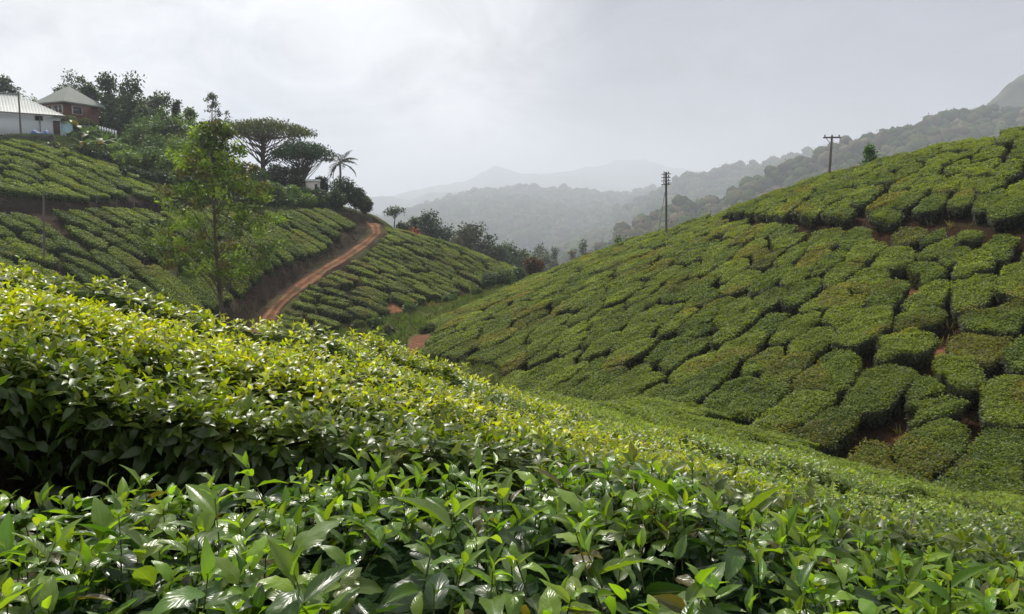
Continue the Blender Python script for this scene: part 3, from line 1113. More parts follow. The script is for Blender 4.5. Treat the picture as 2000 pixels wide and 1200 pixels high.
# ranks inside the rows, for the labels
for z in zones:
    mine = [k for k in things if bushes[k]['z'] is z]
    rows = {}
    for k in mine:
        rows.setdefault(bushes[k]['row'], []).append(k)
    if z.key == 'R':
        rk = sorted(rows, key=lambda j: -np.mean([bushes[k]['u'] + 0.6 * bushes[k]['v'] for k in rows[j]]))
    else:
        rk = sorted(rows, key=lambda j: -np.mean([bushes[k]['v'] for k in rows[j]]))
    for a, j in enumerate(rk, 1):
        ks = sorted(rows[j], key=(lambda k: -bushes[k]['v']) if z.key == 'R' else (lambda k: bushes[k]['u']))
        for c_, k in enumerate(ks, 1):
            bushes[k]['rank'] = (a, c_)

GRP = dict(F='tea bushes in the close front row', N='tea bushes on the near slope', R='tea bushes on the right hillside', A='tea bushes on the left hillside',
           B='tea bushes beyond the dirt road', U='tea bushes above the dark terrace bank')
FRONT_LAB = ['big leaved tea bush filling the bottom left corner', 'big leaved tea bush in front, beside the bottom left one', 'big leaved front tea bush at the bottom middle of the photo',
             'dark glossy front tea bush at bottom right of middle', 'glossy tea bush in the bottom right corner']


def bush_label(b):
    z, (a, c_) = b['z'], b['rank']
    if z.key == 'F':
        return FRONT_LAB[b['i']]
    if z.key == 'N':
        return f"{b['look']} tea bush on near slope, {od(c_)} from left in {od(a)} row behind front bushes"
    if z.key == 'R':
        return f"{b['look']} tea bush on right hillside, {od(c_)} uphill in {od(a)} slanting row from right"
    if z.key == 'A':
        return f"{b['look']} tea bush on left hillside, {od(c_)} from left in {od(a)} row up"
    if z.key == 'B':
        return f"{b['look']} tea bush right of dirt road, {od(c_)} from left in {od(a)} row up"
    return f"{b['look']} tea bush above dark terrace bank, {od(c_)} from left in {od(a)} row up"


LM = [M['leaf_near'], M['core']]
stuff = Acc()
for k, b in enumerate(bushes):
    z = b['z']
    if k in things:
        acc = Acc()
        origin = (b['c'][0], b['c'][1], b['top'] - z.hb)
        lm = [M['leaf_near'] if z.key == 'F' else (M['leaf_mid'] if b['d'] < 9 else M['leaf_far']), M['core']]
        if b['d'] < 13:
            wood = Acc()
            build_bush(b, acc, wood=wood)
            root = empty('tea_bush', origin, bush_label(b), 'tea bush', GRP[z.key])
            acc.build('foliage', lm, parent=root, origin=origin, smooth=True, uv=(z.key == 'F'))
            wood.build('branches', M['twig'], parent=root, origin=origin, smooth=True)
        else:
            build_bush(b, acc)
            o = acc.build('tea_bush', lm, origin=origin, smooth=False)
            tag(o, bush_label(b), 'tea bush', GRP[z.key])
    else:
        if b['vis'] == 0 and (b['d'] > 75 or b['c'][0] > 36 or b['c'][0] < -58):
            continue
        build_bush(b, stuff, far=True)
tag(stuff.build('tea_bushes', [M['leaf_far'], M['core']], smooth=False), 'farther and smaller clipped tea bushes massed over the hillsides', 'tea bushes', kind='stuff')
print('bush mesh done')

# ------------------------------------------------------------------ far hills
def clumps(acc, cen, rad_, n, ls, tone, r_, flat=1.0, up=0.5, tint=0.16):
    """Leaf sprays around each centre; cen (K,3), rad_ (K,)."""
    K = len(cen)
    dirn = norm(r_.normal(0, 1, (K, n, 3)))
    rr = rad_[:, None] * r_.random((K, n)) ** 0.45
    pos = cen[:, None, :] + dirn * rr[..., None] * np.array([1, 1, flat])
    nn = dirn * np.array([1, 1, 1.0]) * 0.8 + r_.normal(0, .5, (K, n, 3)) + np.array([0, 0, up])
    dd = r_.normal(0, 1, (K, n, 3)) + dirn * 0.5 - np.array([0, 0, 0.25])
    sh = r_.uniform(1 - tint, 1 + tint, (K, 1, 1)) * r_.uniform(0.7, 1.3, (K, n, 1))
    T = np.broadcast_to(np.asarray(tone, float), (K, 1, 3)) if np.ndim(tone) == 1 else np.asarray(tone)[:, None, :]
    T = np.broadcast_to(T, (K, n, 3)) * sh
    sz = ls * r_.uniform(0.7, 1.35, K * n)
    put_leaves(acc, [KITE], pos.reshape(-1, 3), dd.reshape(-1, 3), nn.reshape(-1, 3), sz, T.reshape(-1, 3))


def blobs(acc, cen, rad_, tone, r_, flat=0.8, k=7, m=5):
    """Lumpy solid inside of each far crown."""
    K = len(cen)
    th = np.linspace(0, 2 * math.pi, k, endpoint=False)
    ph = np.linspace(0.12, math.pi * .8, m)
    T_, P_ = np.meshgrid(th, ph)
    base = np.stack([np.cos(T_) * np.sin(P_), np.sin(T_) * np.sin(P_), np.cos(P_)], -1).reshape(-1, 3)
    rr = rad_[:, None] * r_.uniform(0.72, 1.12, (K, len(base)))
    V = cen[:, None, :] + base[None] * rr[..., None] * np.array([1, 1, flat])
    F = np.array([(a * k + j, (a + 1) * k + j, (a + 1) * k + (j + 1) % k, a * k + (j + 1) % k) for a in range(m - 1) for j in range(k)])
    F = F[None] + (np.arange(K) * len(base))[:, None, None]
    T = np.broadcast_to((np.asarray(tone)[:, None, :] if np.ndim(tone) == 2 else np.asarray(tone)), (K, len(base), 3)) * r_.uniform(.85, 1.15, (K, len(base), 1))
    acc.add(V.reshape(-1, 3), F.reshape(-1, 4), T.reshape(-1, 3))


def ridge(name, label, pts, run, zfoot, back=0.5, gully=0.12, rough=6.0, tone=forest, canopy=None, m='hill', nx_=260, ny_=40, sd_=1, power=1.0, far=1.7):
    r_ = np.random.default_rng(sd_)
    q = np.array([P(p[0], p[1], p[2] * far) for p in pts])
    run, rough = run * far, rough * far
    t = np.linspace(0, 1, nx_)
    kx = np.linspace(0, 1, len(q))
    cx_ = np.interp(t, kx, q[:, 0])
    cy_ = np.interp(t, kx, q[:, 1])
    cz_ = np.interp(t, kx, q[:, 2])
    ker = np.ones(9) / 9
    cz_ = np.convolve(np.pad(cz_, 4, 'edge'), ker, 'valid')
    s = np.concatenate([np.linspace(-1, -0.15, 6), np.linspace(0, 1, ny_)])
    Sx, Tt = np.meshgrid(s, t)
    yy = cy_[:, None] - np.where(Sx > 0, Sx * run, Sx * run * back)
    xx = cx_[:, None] * (1 - 0.10 * Sx) + 0 * Sx
    a = np.abs(Sx)
    prof = 1 - a ** power
    wl = run / 3.2
    gl = 1 - np.abs(vnoise(xx + 0.35 * yy, yy * 0.22, wl, sd_)) * 1.6
    gl2 = vnoise(xx, yy * 0.5, wl / 2.7, sd_ + 3)
    hgt = (cz_[:, None] - zfoot)
    zz = zfoot + hgt * (prof + gully * (gl - 0.4) * np.sin(np.pi * np.clip(a, 0, 1)) + gully * 0.4 * gl2 * np.clip(a * 4, 0, 1) * (1 - a))
    zz = zz + rough * vnoise(xx, yy, rough * 1.7, sd_ + 5) * 0.35
    acc = Acc()
    ii = (np.arange(nx_ - 1)[:, None] * len(s) + np.arange(len(s) - 1)[None]).ravel()
    k = (0.8 + 0.35 * vnoise(xx, yy, wl / 3, sd_ + 7))[..., None]
    acc.add(np.stack([xx, yy, zz], -1).reshape(-1, 3), np.stack([ii, ii + 1, ii + len(s) + 1, ii + len(s)], 1), (np.asarray(tone) * k).reshape(-1, 3))
    o = acc.build(name, M[m], smooth=True)
    tag(o, label, None, kind='structure')
    if canopy:
        n, cr, leaves, ls, tones, lab = canopy
        cr, ls = cr * far, ls * far
        u = r_.random(n)
        v = r_.random(n) ** 0.8
        fi = u * (nx_ - 1)
        i0 = fi.astype(int)
        v0 = v * (ny_ - 1) + 6
        j0 = np.minimum(v0.astype(int), len(s) - 2)
        pos = np.stack([xx[i0, j0], yy[i0, j0], zz[i0, j0]], 1) + r_.normal(0, cr * 0.6, (n, 3)) * [1, 1, 0]
        rr = cr * r_.uniform(0.55, 1.3, n)
        pos[:, 2] += rr * r_.uniform(0.3, 0.9, n)
        tn = np.asarray(tones)[r_.integers(0, len(tones), n)] * r_.uniform(0.7, 1.25, (n, 1))
        ac = Acc()
        blobs(ac, pos, rr * .85, tn, r_)
        clumps(ac, pos, rr, leaves, ls, tn, r_, flat=0.8, up=0.8)
        tag(ac.build('woodland', M['far_leaf']), lab, 'woodland', kind='stuff')
    return o


FT = [(0.045, 0.065, 0.022), (0.075, 0.075, 0.035), (0.06, 0.085, 0.03), (0.10, 0.085, 0.05)]
ridge('wooded_ridge', 'wooded ridge rising to the right behind the tea hill', [(1180, 500, 330), (1260, 455, 350), (1320, 425, 370), (1400, 400, 390), (1500, 357, 410), (1600, 312, 425), (1650, 292, 430), (1700, 275, 435),
      (1750, 268, 440), (1800, 257, 445), (1850, 240, 450), (1900, 232, 455), (2000, 220, 465), (2300, 180, 480), (2700, 120, 500)], 210, -30, 0.7, 0.10, 4, FT[1], (3600, 4.6, 34, 1.1, FT, 'mixed trees covering the ridge behind the right tea hill'), sd_=3, far=1.6)
ridge('blue_ridge', 'blue hazy ridge between the two poles', [(900, 560, 700), (1100, 480, 800), (1200, 430, 850), (1280, 385, 880), (1340, 352, 900), (1400, 348, 905), (1450, 335, 905), (1500, 320, 910), (1560, 305, 920), (1640, 300, 930),
      (1800, 310, 950), (2100, 330, 950)], 420, -45, 0.7, 0.16, 7, forest, (3600, 7, 16, 2.0, FT[:3], 'far forest on the blue ridge'), sd_=4)
ridge('middle_hill', 'broad hazy hill in the middle distance', [(560, 470, 1200), (700, 455, 1200), (800, 425, 1250), (860, 403, 1300), (930, 378, 1350), (1000, 375, 1350), (1080, 373, 1350), (1180, 386, 1350), (1300, 372, 1400), (1500, 360, 1400), (1800, 360, 1400)],
      620, -50, 0.6, 0.20, 10, forest, (4500, 8, 10, 2.6, FT[:3], 'far forest on the broad middle hill'), sd_=5)
ridge('left_far_hill', 'pale hill left of the valley opening', [(300, 400, 2000), (500, 390, 2000), (700, 382, 2000), (760, 386, 2000), (800, 390, 2050), (850, 375, 2100), (930, 372, 2200), (1100, 385, 2200), (1300, 400, 2200)], 800, -60, 0.6, 0.16, 14, forest, sd_=6)
ridge('far_mountain', 'faint mountain chain with a small peak on the horizon', [(600, 400, 2900), (750, 385, 2900), (850, 364, 3000), (920, 350, 3050), (950, 332, 3080), (968, 323, 3100), (990, 330, 3100), (1020, 342, 3100), (1100, 338, 3100),
      (1160, 325, 3150), (1210, 313, 3200), (1250, 311, 3200), (1290, 322, 3200), (1350, 334, 3200), (1450, 338, 3200), (1700, 345, 3200), (2100, 340, 3300)], 1100, -60, 0.5, 0.14, 18, forest, sd_=7, far=1.6)
ridge('steep_mountain', 'steep dark mountain shoulder at the right edge', [(1780, 330, 900), (1860, 262, 920), (1905, 226, 940), (1925, 208, 950), (1945, 188, 960), (1975, 160, 970), (2000, 146, 980), (2060, 125, 990), (2200, 112, 1000), (2500, 115, 1000), (2900, 140, 1000)],
      420, -40, 0.6, 0.10, 7, (0.05, 0.06, 0.045), m='rock', sd_=8, power=0.8, far=0.85)

# ------------------------------------------------------------------ haze
acc = Acc()
box(acc, (0, 3600, 165), (14000, 8000, 510))
hz = acc.build('haze', M['white'])
hm = bpy.data.materials.new('haze_air')
hm.use_nodes = True
hm.node_tree.nodes.clear()
pv = hm.node_tree.nodes.new('ShaderNodeVolumePrincipled')
pv.inputs['Color'].default_value = (0.85, 0.895, 1.0, 1)
pv.inputs['Density'].default_value = 0.00048
pv.inputs['Anisotropy'].default_value = 0.25
ho = hm.node_tree.nodes.new('ShaderNodeOutputMaterial')
hm.node_tree.links.new(pv.outputs[0], ho.inputs['Volume'])
hz.data.materials.clear()
hz.data.materials.append(hm)
tag(hz, 'pale blue haze filling the valley air', None, kind='stuff')


# ------------------------------------------------------------------ trees and shrubs
def tree(name, label, px, top, d, w, shape='round', low=0.35, n=60, ls=0.16, per=60, tone=(0.05, 0.085, 0.025), trunk=0.16, group=None, cat='tree', seed=0,
         lean=0.0, base=None, bark='bark', clump=0.16, tones=None, depth=1.0, fork=0.4, flat=0.8, twigs=True):
    r_ = np.random.default_rng(seed + 100)
    x0 = float(P(px, top, d)[0])
    ztop = float(P(px, top, d)[2])
    zb = gz(x0, d) - 0.05 if base is None else base
    H = ztop - zb
    Wm = w / F_PX * d
    root = empty(name, (x0, d, zb), label, cat, group)
    cen = []
    R = Wm / 2
    cr = Wm * clump
    z0, z1 = H * low, H
    tries = 0
    while len(cen) < n and tries < n * 40:
        tries += 1
        t = r_.random()
        th = r_.random() * 6.283
        if shape == 'round':
            v = norm(r_.normal(0, 1, 3)) * r_.random() ** 0.4
            lump = 1 + 0.22 * math.sin(3 * th + seed) * math.cos(2 * v[2] * 3 + seed)
            p = np.array([v[0] * (R - cr) * lump, v[1] * (R - cr) * depth * lump, (z0 + z1) / 2 + v[2] * ((z1 - z0) / 2 - cr * .7)])
        elif shape == 'umbrella':
            rr = math.sqrt(r_.random())
            zt = z1 - cr * .4 - (rr ** 2.5) * (z1 - z0) * 0.30 + math.sin(th * 3 + seed) * 0.04 * H
            if r_.random() < 0.22:
                zt -= r_.random() * (z1 - z0) * 0.45
                rr *= 0.8
            p = np.array([math.cos(th) * rr * (R - cr * .6), math.sin(th) * rr * (R - cr * .6) * depth, zt])
        elif shape == 'cone':
            zt = t
            rr = (1 - zt) ** 0.8 * math.sqrt(r_.random())
            p = np.array([math.cos(th) * rr * (R - cr * .5), math.sin(th) * rr * (R - cr * .5), z0 + zt * (z1 - z0 - cr * .4)])
        elif shape == 'column':
            rr = math.sqrt(r_.random()) * (1 - 0.35 * t)
            p = np.array([math.cos(th) * rr * (R - cr * .5), math.sin(th) * rr * (R - cr * .5), z0 + t * (z1 - z0 - cr * .5)])
        elif shape == 'oak':
            prof = np.interp(t, [0, .12, .35, .55, .8, 1], [.65, .95, 1.0, .85, .5, .15])
            # limbs in loose tiers with air between them
            tier = 0.5 + 0.5 * math.sin(t * 31 + 2.2 * math.sin(th) + seed)
            if r_.random() > 0.35 + 0.65 * tier:
                continue
            rr = r_.random() ** 0.42 * prof
            p = np.array([math.cos(th) * rr * (R - cr * .5), math.sin(th) * rr * (R - cr * .5), z0 + t * (z1 - z0 - cr * .6)])
        elif shape == 'plume':
            k = r_.integers(0, 9)
            ax = np.array([math.cos(k * 2.4) * (0.35 + .07 * k), math.sin(k * 2.4) * (0.35 + .07 * k)]) * R * 1.5
            topf = 1 - 0.09 * ((k * 5) % 9) * 0.5
            p = np.array([ax[0] * (t ** 1.5), ax[1] * t ** 1.5, z0 + t * topf * (z1 - z0 - cr * .4)]) + r_.normal(0, cr * .35, 3) * (1.5 - t)
        p[0] += lean * p[2]
        cen.append(p)
    cen = np.array(cen)
    cen[:, 2] = z0 + (cen[:, 2] - z0) * (H - 0.55 * cr - z0) / max(cen[:, 2].max() - z0, .1)
    rad_ = cr * r_.uniform(0.6, 1.25, len(cen))
    if tones is None:
        tn = np.asarray(tone) * r_.uniform(0.75, 1.3, (len(cen), 1))
    else:
        tn = np.asarray(tones)[r_.integers(0, len(tones), len(cen))] * r_.uniform(0.8, 1.2, (len(cen), 1))
    ca = Acc()
    clumps(ca, cen, rad_, per, ls, tn, r_, flat=flat)
    ca.build('crown', M['tree_leaf'], parent=root)
    ta = Acc()
    zt = H * (0.93 if shape in ('oak', 'cone', 'column') else max(low, fork) + 0.12)
    ph = r_.uniform(0, 6)
    tp = lambda f: np.array([lean * f * zt + 0.025 * H * math.sin(f * 3.1 + ph) - 0.025 * H * math.sin(ph), 0.02 * H * math.sin(f * 4 + ph * 2) - 0.02 * H * math.sin(ph * 2), f * zt])
    tube(ta, [tp(f) for f in np.linspace(0, 1, 9)], trunk, trunk * (0.18 if shape in ('oak', 'cone', 'column') else 0.6), 7)
    if twigs:
        for c_ in cen[:: max(1, len(cen) // 60)]:
            if shape in ('oak', 'cone', 'column'):
                f = min(0.97, max(0.12, (c_[2] - np.hypot(c_[0], c_[1]) * 0.7) / zt))
            else:
                f = r_.uniform(min(.9, fork / (max(low, fork) + .12)), 1.0)
            a_ = tp(f)
            m_ = a_ * 0.45 + c_ * 0.55 + np.array([0, 0, (0.06 if shape != 'umbrella' else -0.03) * H])
            r0 = trunk * (0.22 if shape in ('oak', 'cone', 'column') else 0.34)
            tube(ta, [a_, a_ * .75 + m_ * .25 + r_.normal(0, .015 * H, 3), m_, c_], r0, r0 * 0.2, 4)
    ta.build('trunk', M[bark], parent=root, smooth=True)
    return root


DG = (0.028, 0.050, 0.020)
MG = (0.065, 0.110, 0.026)
BG = (0.115, 0.18, 0.030)
OG = (0.060, 0.075, 0.028)
# the slender tree standing before the left hill
tree('silver_oak_tree', 'slender airy tree with thin dark trunk rising from the near tea slope', 430, 236, 40, 282, 'oak', 0.45, 185, 0.20, 62, tones=[(0.07, 0.11, 0.02), (0.13, 0.20, 0.022), (0.20, 0.28, 0.03), (0.09, 0.14, 0.025), (0.12, 0.11, 0.03)],
     trunk=0.16, seed=3, lean=-0.035, clump=0.060, flat=0.7)
# crest trees behind
tree('rain_tree', 'wide flat topped tree with visible forking limbs on left skyline', 512, 232, 90, 212, 'umbrella', 0.68, 190, 0.26, 40, tones=[(0.075, 0.085, 0.032), (0.06, 0.078, 0.028)], trunk=0.30, seed=5, clump=0.085, fork=0.30, flat=0.55)
tree('dark_spreading_tree', 'dense dark green spreading tree between flat topped tree and palm', 588, 276, 88, 128, 'umbrella', 0.45, 90, 0.26, 70, tone=(0.022, 0.055, 0.022), trunk=0.2, seed=6, clump=0.13, fork=0.3, flat=0.7)
tree('wispy_tree', 'tall wispy leaning tree spire above the left skyline', 408, 180, 88, 44, 'column', 0.45, 34, 0.26, 26, tone=(0.04, 0.06, 0.03), trunk=0.12, seed=7, lean=0.05, clump=0.20, flat=0.5)
tree('wispy_tree', 'small thin treetop poking above the flat topped tree', 446, 216, 90, 20, 'column', 0.6, 10, 0.22, 20, tone=(0.04, 0.06, 0.03), trunk=0.08, seed=8, clump=0.3, flat=0.5)
# around the houses
tree('round_airy_tree', 'round airy grey green tree behind the brick house', 142, 138, 115, 86, 'round', 0.35, 70, 0.36, 42, tone=(0.05, 0.065, 0.035), trunk=0.22, seed=9, clump=0.13)
tree('bamboo_clump', 'dark dense bamboo like clump right of the brick house', 226, 146, 105, 124, 'plume', 0.06, 300, 0.45, 70, tones=[DG, (0.035, 0.062, 0.02)], trunk=0.12, seed=10, clump=0.14, cat='bamboo')
tree('round_dark_tree', 'dark treetop at the left edge behind the white building', 4, 146, 112, 46, 'column', 0.3, 40, 0.38, 50, tone=DG, trunk=0.2, seed=11, clump=0.25)
tree('round_dark_tree', 'small dark rounded tree just right of the left edge behind white roof', 28, 170, 112, 40, 'round', 0.4, 30, 0.36, 50, tone=DG, trunk=0.15, seed=12, clump=0.25)
tree('low_tree', 'low pale green tree behind the white roof ridge', 62, 190, 112, 46, 'round', 0.3, 26, 0.36, 50, tone=MG, trunk=0.15, seed=13, clump=0.25)
tree('cypress', 'first upright rounded tree right of the bamboo clump', 304, 190, 96, 24, 'column', 0.25, 34, 0.30, 50, tone=(0.04, 0.06, 0.035), trunk=0.12, seed=14, clump=0.3, group='upright trees on the skyline')
tree('cypress', 'darkest upright rounded tree on the left skyline', 343, 197, 94, 25, 'column', 0.25, 36, 0.30, 55, tone=DG, trunk=0.12, seed=15, clump=0.3, group='upright trees on the skyline')
tree('cypress', 'third upright tree, beside the slender tree top', 372, 212, 92, 28, 'column', 0.3, 34, 0.30, 50, tone=MG, trunk=0.12, seed=16, clump=0.3, group='upright trees on the skyline')
tree('small_tree', 'small thin tree between bamboo and upright trees', 284, 206, 97, 26, 'round', 0.4, 18, 0.3, 30, tone=(0.04, 0.06, 0.035), trunk=0.1, seed=17, clump=0.25)

# shrubs clothing the bank between houses, road and terrace
SH = [(140, 228, 90, 34, MG), (168, 232, 90, 36, OG), (96, 238, 88, 40, MG), (124, 226, 88, 34, OG), (178, 250, 83, 44, MG), (150, 262, 80, 50, DG), (208, 258, 86, 40, MG), (590, 366, 77, 40, MG), (622, 368, 77, 34, DG), (600, 380, 75, 40, BG), (318, 232, 86, 90, MG), (366, 226, 87, 80, BG), (280, 240, 85, 70, MG), (350, 268, 78, 86, BG), (300, 286, 75, 84, MG), (246, 296, 72, 70, BG), (292, 222, 88, 70, MG), (330, 232, 86, 74, DG), (258, 262, 84, 66, MG), (300, 262, 80, 76, MG), (350, 262, 80, 76, OG), (395, 250, 84, 80, DG), (232, 284, 78, 58, BG), (275, 300, 74, 62, MG),
      (325, 298, 74, 70, BG), (372, 300, 76, 70, MG), (420, 292, 80, 70, DG), (215, 300, 72, 44, DG), (250, 330, 69, 52, DG), (300, 334, 68, 60, DG), (350, 332, 70, 66, MG), (405, 335, 71, 60, OG), (455, 316, 78, 66, MG),
      (500, 328, 77, 60, MG), (540, 322, 80, 56, DG), (575, 326, 80, 46, DG), (455, 354, 71, 50, MG), (495, 358, 72, 50, BG), (535, 356, 73, 46, MG), (572, 362, 75, 44, BG), (605, 386, 76, 36, MG), (640, 378, 77, 44, MG),
      (628, 346, 81, 34, DG), (668, 346, 80, 66, DG), (655, 372, 77, 46, DG), (695, 366, 82, 44, (0.045, 0.065, 0.04)), (714, 384, 84, 26, (0.045, 0.065, 0.04)), (166, 262, 79, 44, MG), (100, 288, 70, 60, OG), (150, 292, 70, 52, DG), (190, 296, 70, 52, DG), (520, 384, 71, 40, DG), (480, 384, 69, 40, DG), (560, 386, 73, 40, MG)]
SH_L = ['first', 'second', 'third']
for i, (sx, sy, dd_, w_, tn_) in enumerate(sorted(SH)):
    dd_ = dd_ + (5 if sx > 445 else 0)
    tree('leafy_shrub', f"{'dark' if tn_ is DG else 'bright' if tn_ is BG else 'green'} leafy shrub on the bank above terrace, {od(i + 1)} from the left", sx, sy, dd_, w_ * 1.12, 'round', 0.02, 50, 0.25, 74, tone=tn_, trunk=0.06,
         seed=200 + i, cat='shrub', group='shrubs on the bank below the houses', clump=0.20, twigs=False, fork=0.2)

# trees in the dip behind the crest
for args in [
    ('belt_tree', 'dark tree filling the gap left of the wide olive tree', 880, 440, 127, 60, 'round', .2, 50, .42, 50, (0.032, 0.05, 0.024), 0.2, 41, .18),
    ('belt_tree', 'olive tree crown between the wide olive and the end tree', 905, 446, 124, 56, 'round', .2, 50, .42, 50, (0.05, 0.055, 0.032), 0.2, 42, .18),
    ('belt_tree', 'low tree closing the belt behind the left crest end', 975, 480, 128, 50, 'round', .2, 40, .42, 50, (0.04, 0.06, 0.03), 0.2, 43, .2),
    ('belt_tree', 'small tree between the thin airy tree and dark round one', 790, 436, 116, 34, 'round', .2, 26, .36, 50, (0.04, 0.06, 0.03), 0.15, 44, .22),
    ('valley_bush', 'olive scrub at the near end of the valley grass', 760, 636, 50, 30, 'round', .02, 22, .2, 50, (0.085, 0.09, 0.035), 0.05, 53, .22),
    ('valley_bush', 'low scrub between the tea rows and valley grass', 700, 628, 54, 34, 'round', .02, 22, .2, 50, (0.075, 0.09, 0.03), 0.05, 54, .22),
    ('valley_bush', 'low scrub under the second hillside above valley grass', 930, 560, 67, 34, 'round', .02, 22, .2, 50, (0.075, 0.095, 0.03), 0.05, 55, .22),
    ('valley_bush', 'scrubby bush in the valley grass left of the red track', 730, 618, 53, 44, 'round', .02, 26, .2, 50, (0.07, 0.10, 0.03), 0.05, 45, .22),
    ('valley_bush', 'scrubby bush in the middle of the valley grass', 800, 592, 58, 40, 'round', .02, 26, .2, 50, (0.06, 0.10, 0.03), 0.05, 46, .22),
    ('valley_bush', 'scrubby bush near the far end of the valley grass', 880, 578, 63, 44, 'round', .02, 26, .2, 50, (0.065, 0.105, 0.03), 0.05, 47, .22),
    ('valley_bush', 'scrubby bush right beside the red track in the valley', 835, 640, 49, 36, 'round', .02, 26, .2, 50, (0.06, 0.09, 0.03), 0.05, 48, .22),
    ('bank_tree', 'mid green tree right of the bamboo clump', 276, 204, 98, 44, 'round', .1, 44, .32, 60, (0.05, 0.085, 0.028), 0.15, 51, .2),
    ('bank_tree', 'bright green tree between bamboo clump and upright trees', 318, 210, 90, 50, 'round', .1, 44, .32, 60, (0.07, 0.115, 0.03), 0.15, 52, .2),
    ('thin_tree', 'thin airy tree just right of the road top', 769, 404, 118, 46, 'umbrella', .5, 22, .34, 24, (0.04, 0.055, 0.035), 0.10, 21, .16),
    ('broad_tree', 'broad dark tree, tallest behind the left crest', 843, 412, 125, 76, 'round', .3, 70, .42, 55, (0.028, 0.052, 0.022), 0.25, 22, .17),
    ('broad_tree', 'dark round tree left of the tallest one behind crest', 812, 424, 128, 40, 'round', .3, 30, .42, 50, (0.035, 0.058, 0.026), 0.2, 23, .22),
    ('broad_tree', 'wide olive tree right of the tallest behind crest', 925, 434, 130, 96, 'round', .2, 80, .44, 50, (0.045, 0.052, 0.03), 0.25, 24, .15),
    ('broad_tree', 'dark tree at right end of the group behind crest', 955, 456, 132, 60, 'round', .2, 50, .44, 50, (0.03, 0.045, 0.026), 0.2, 25, .18),
    ('broad_tree', 'greyish tree low in the middle of the group behind crest', 893, 462, 118, 56, 'round', .2, 40, .4, 50, (0.07, 0.07, 0.045), 0.2, 26, .2),
    ('broad_tree', 'smaller green tree on the slope right of the group', 990, 474, 136, 70, 'round', .1, 50, .44, 50, (0.045, 0.075, 0.03), 0.2, 27, .18),
    ('broad_tree', 'lower green tree right below the group', 1020, 486, 140, 60, 'round', .1, 44, .44, 50, (0.05, 0.08, 0.03), 0.2, 28, .2),
    ('hazy_tree', 'hazy feathery tree in the valley notch', 1058, 476, 190, 60, 'round', .2, 44, .55, 30, (0.06, 0.075, 0.045), 0.2, 29, .2),
    ('hazy_tree', 'second hazy tree in the notch, right of the feathery one', 1085, 482, 200, 34, 'round', .2, 30, .55, 30, (0.055, 0.07, 0.045), 0.2, 30, .24),
    ('hazy_tree', 'single small pointed tree above right slope near the notch', 1139, 469, 170, 26, 'cone', .1, 30, .5, 34, (0.03, 0.05, 0.03), 0.15, 31, .26),
    ('hazy_tree', 'faint purple brown tree beside the single pointed one', 1118, 488, 190, 30, 'round', .1, 24, .5, 30, (0.09, 0.07, 0.06), 0.15, 32, .26),
    ('brown_bush', 'reddish brown bush where the two slopes meet', 1040, 504, 78, 48, 'round', .05, 40, .25, 50, (0.085, 0.045, 0.03), 0.08, 33, .2),
    ('flowering_bush', 'bush with orange red flowers behind the left crest', 812, 446, 96, 42, 'round', .05, 34, .26, 50, (0.26, 0.06, 0.03), 0.08, 34, .22),
    ('leafy_bush', 'pale leafy bush at the foot of right hill by the notch', 985, 528, 73, 56, 'round', .02, 40, .24, 50, (0.06, 0.095, 0.035), 0.06, 35, .2),
    ('leafy_bush', 'leafy bush left of the pale one in the notch', 955, 534, 72, 44, 'round', .02, 34, .22, 50, (0.045, 0.08, 0.03), 0.06, 36, .2),
    ('leafy_bush', 'small bush right of the pale one in the notch', 1015, 524, 76, 36, 'round', .02, 30, .22, 50, (0.05, 0.075, 0.04), 0.06, 37, .22),
    ('shade_tree', 'small bright green tree on the right hill skyline', 1700, 281, 52, 34, 'oak', .35, 30, .2, 34, (0.06, 0.13, 0.03), 0.05, 38, .2),
    ('sapling', 'tiny sapling on the right skyline near the notch', 1208, 462, 64, 20, 'round', .1, 16, .2, 30, (0.05, 0.09, 0.03), 0.04, 39, .3),
]:
    nm, lab, px_, tp_, d_, w_, sh_, lo_, n_, ls_, pr_, tn_, tr_, se_, cl_ = args
    tree(nm, lab, px_, tp_, d_, w_, sh_, lo_, n_, ls_, pr_, tone=tn_, trunk=tr_, seed=se_, clump=cl_, cat='bush' if 'bush' in nm else 'tree', twigs=nm not in ('brown_bush', 'flowering_bush', 'leafy_bush'))

# woods on the valley floor
r_ = np.random.default_rng(77)
n = 900
vx = r_.uniform(-30, 190, n)
vy = r_.uniform(210, 620, n)
vz = ground_all(vx, vy)[0]
ac = Acc()
rr = r_.uniform(3, 6.5, n)
tn_ = np.array(FT)[r_.integers(0, 4, n)]
blobs(ac, np.c_[vx, vy, vz + rr * 0.9], rr * .85, tn_, r_)
clumps(ac, np.c_[vx, vy, vz + rr * 0.9], rr, 40, 1.0, tn_, r_, flat=0.8, up=.8)
tag(ac.build('woodland', M['far_leaf']), 'hazy woods on the valley floor beyond the notch', 'woodland', kind='stuff')


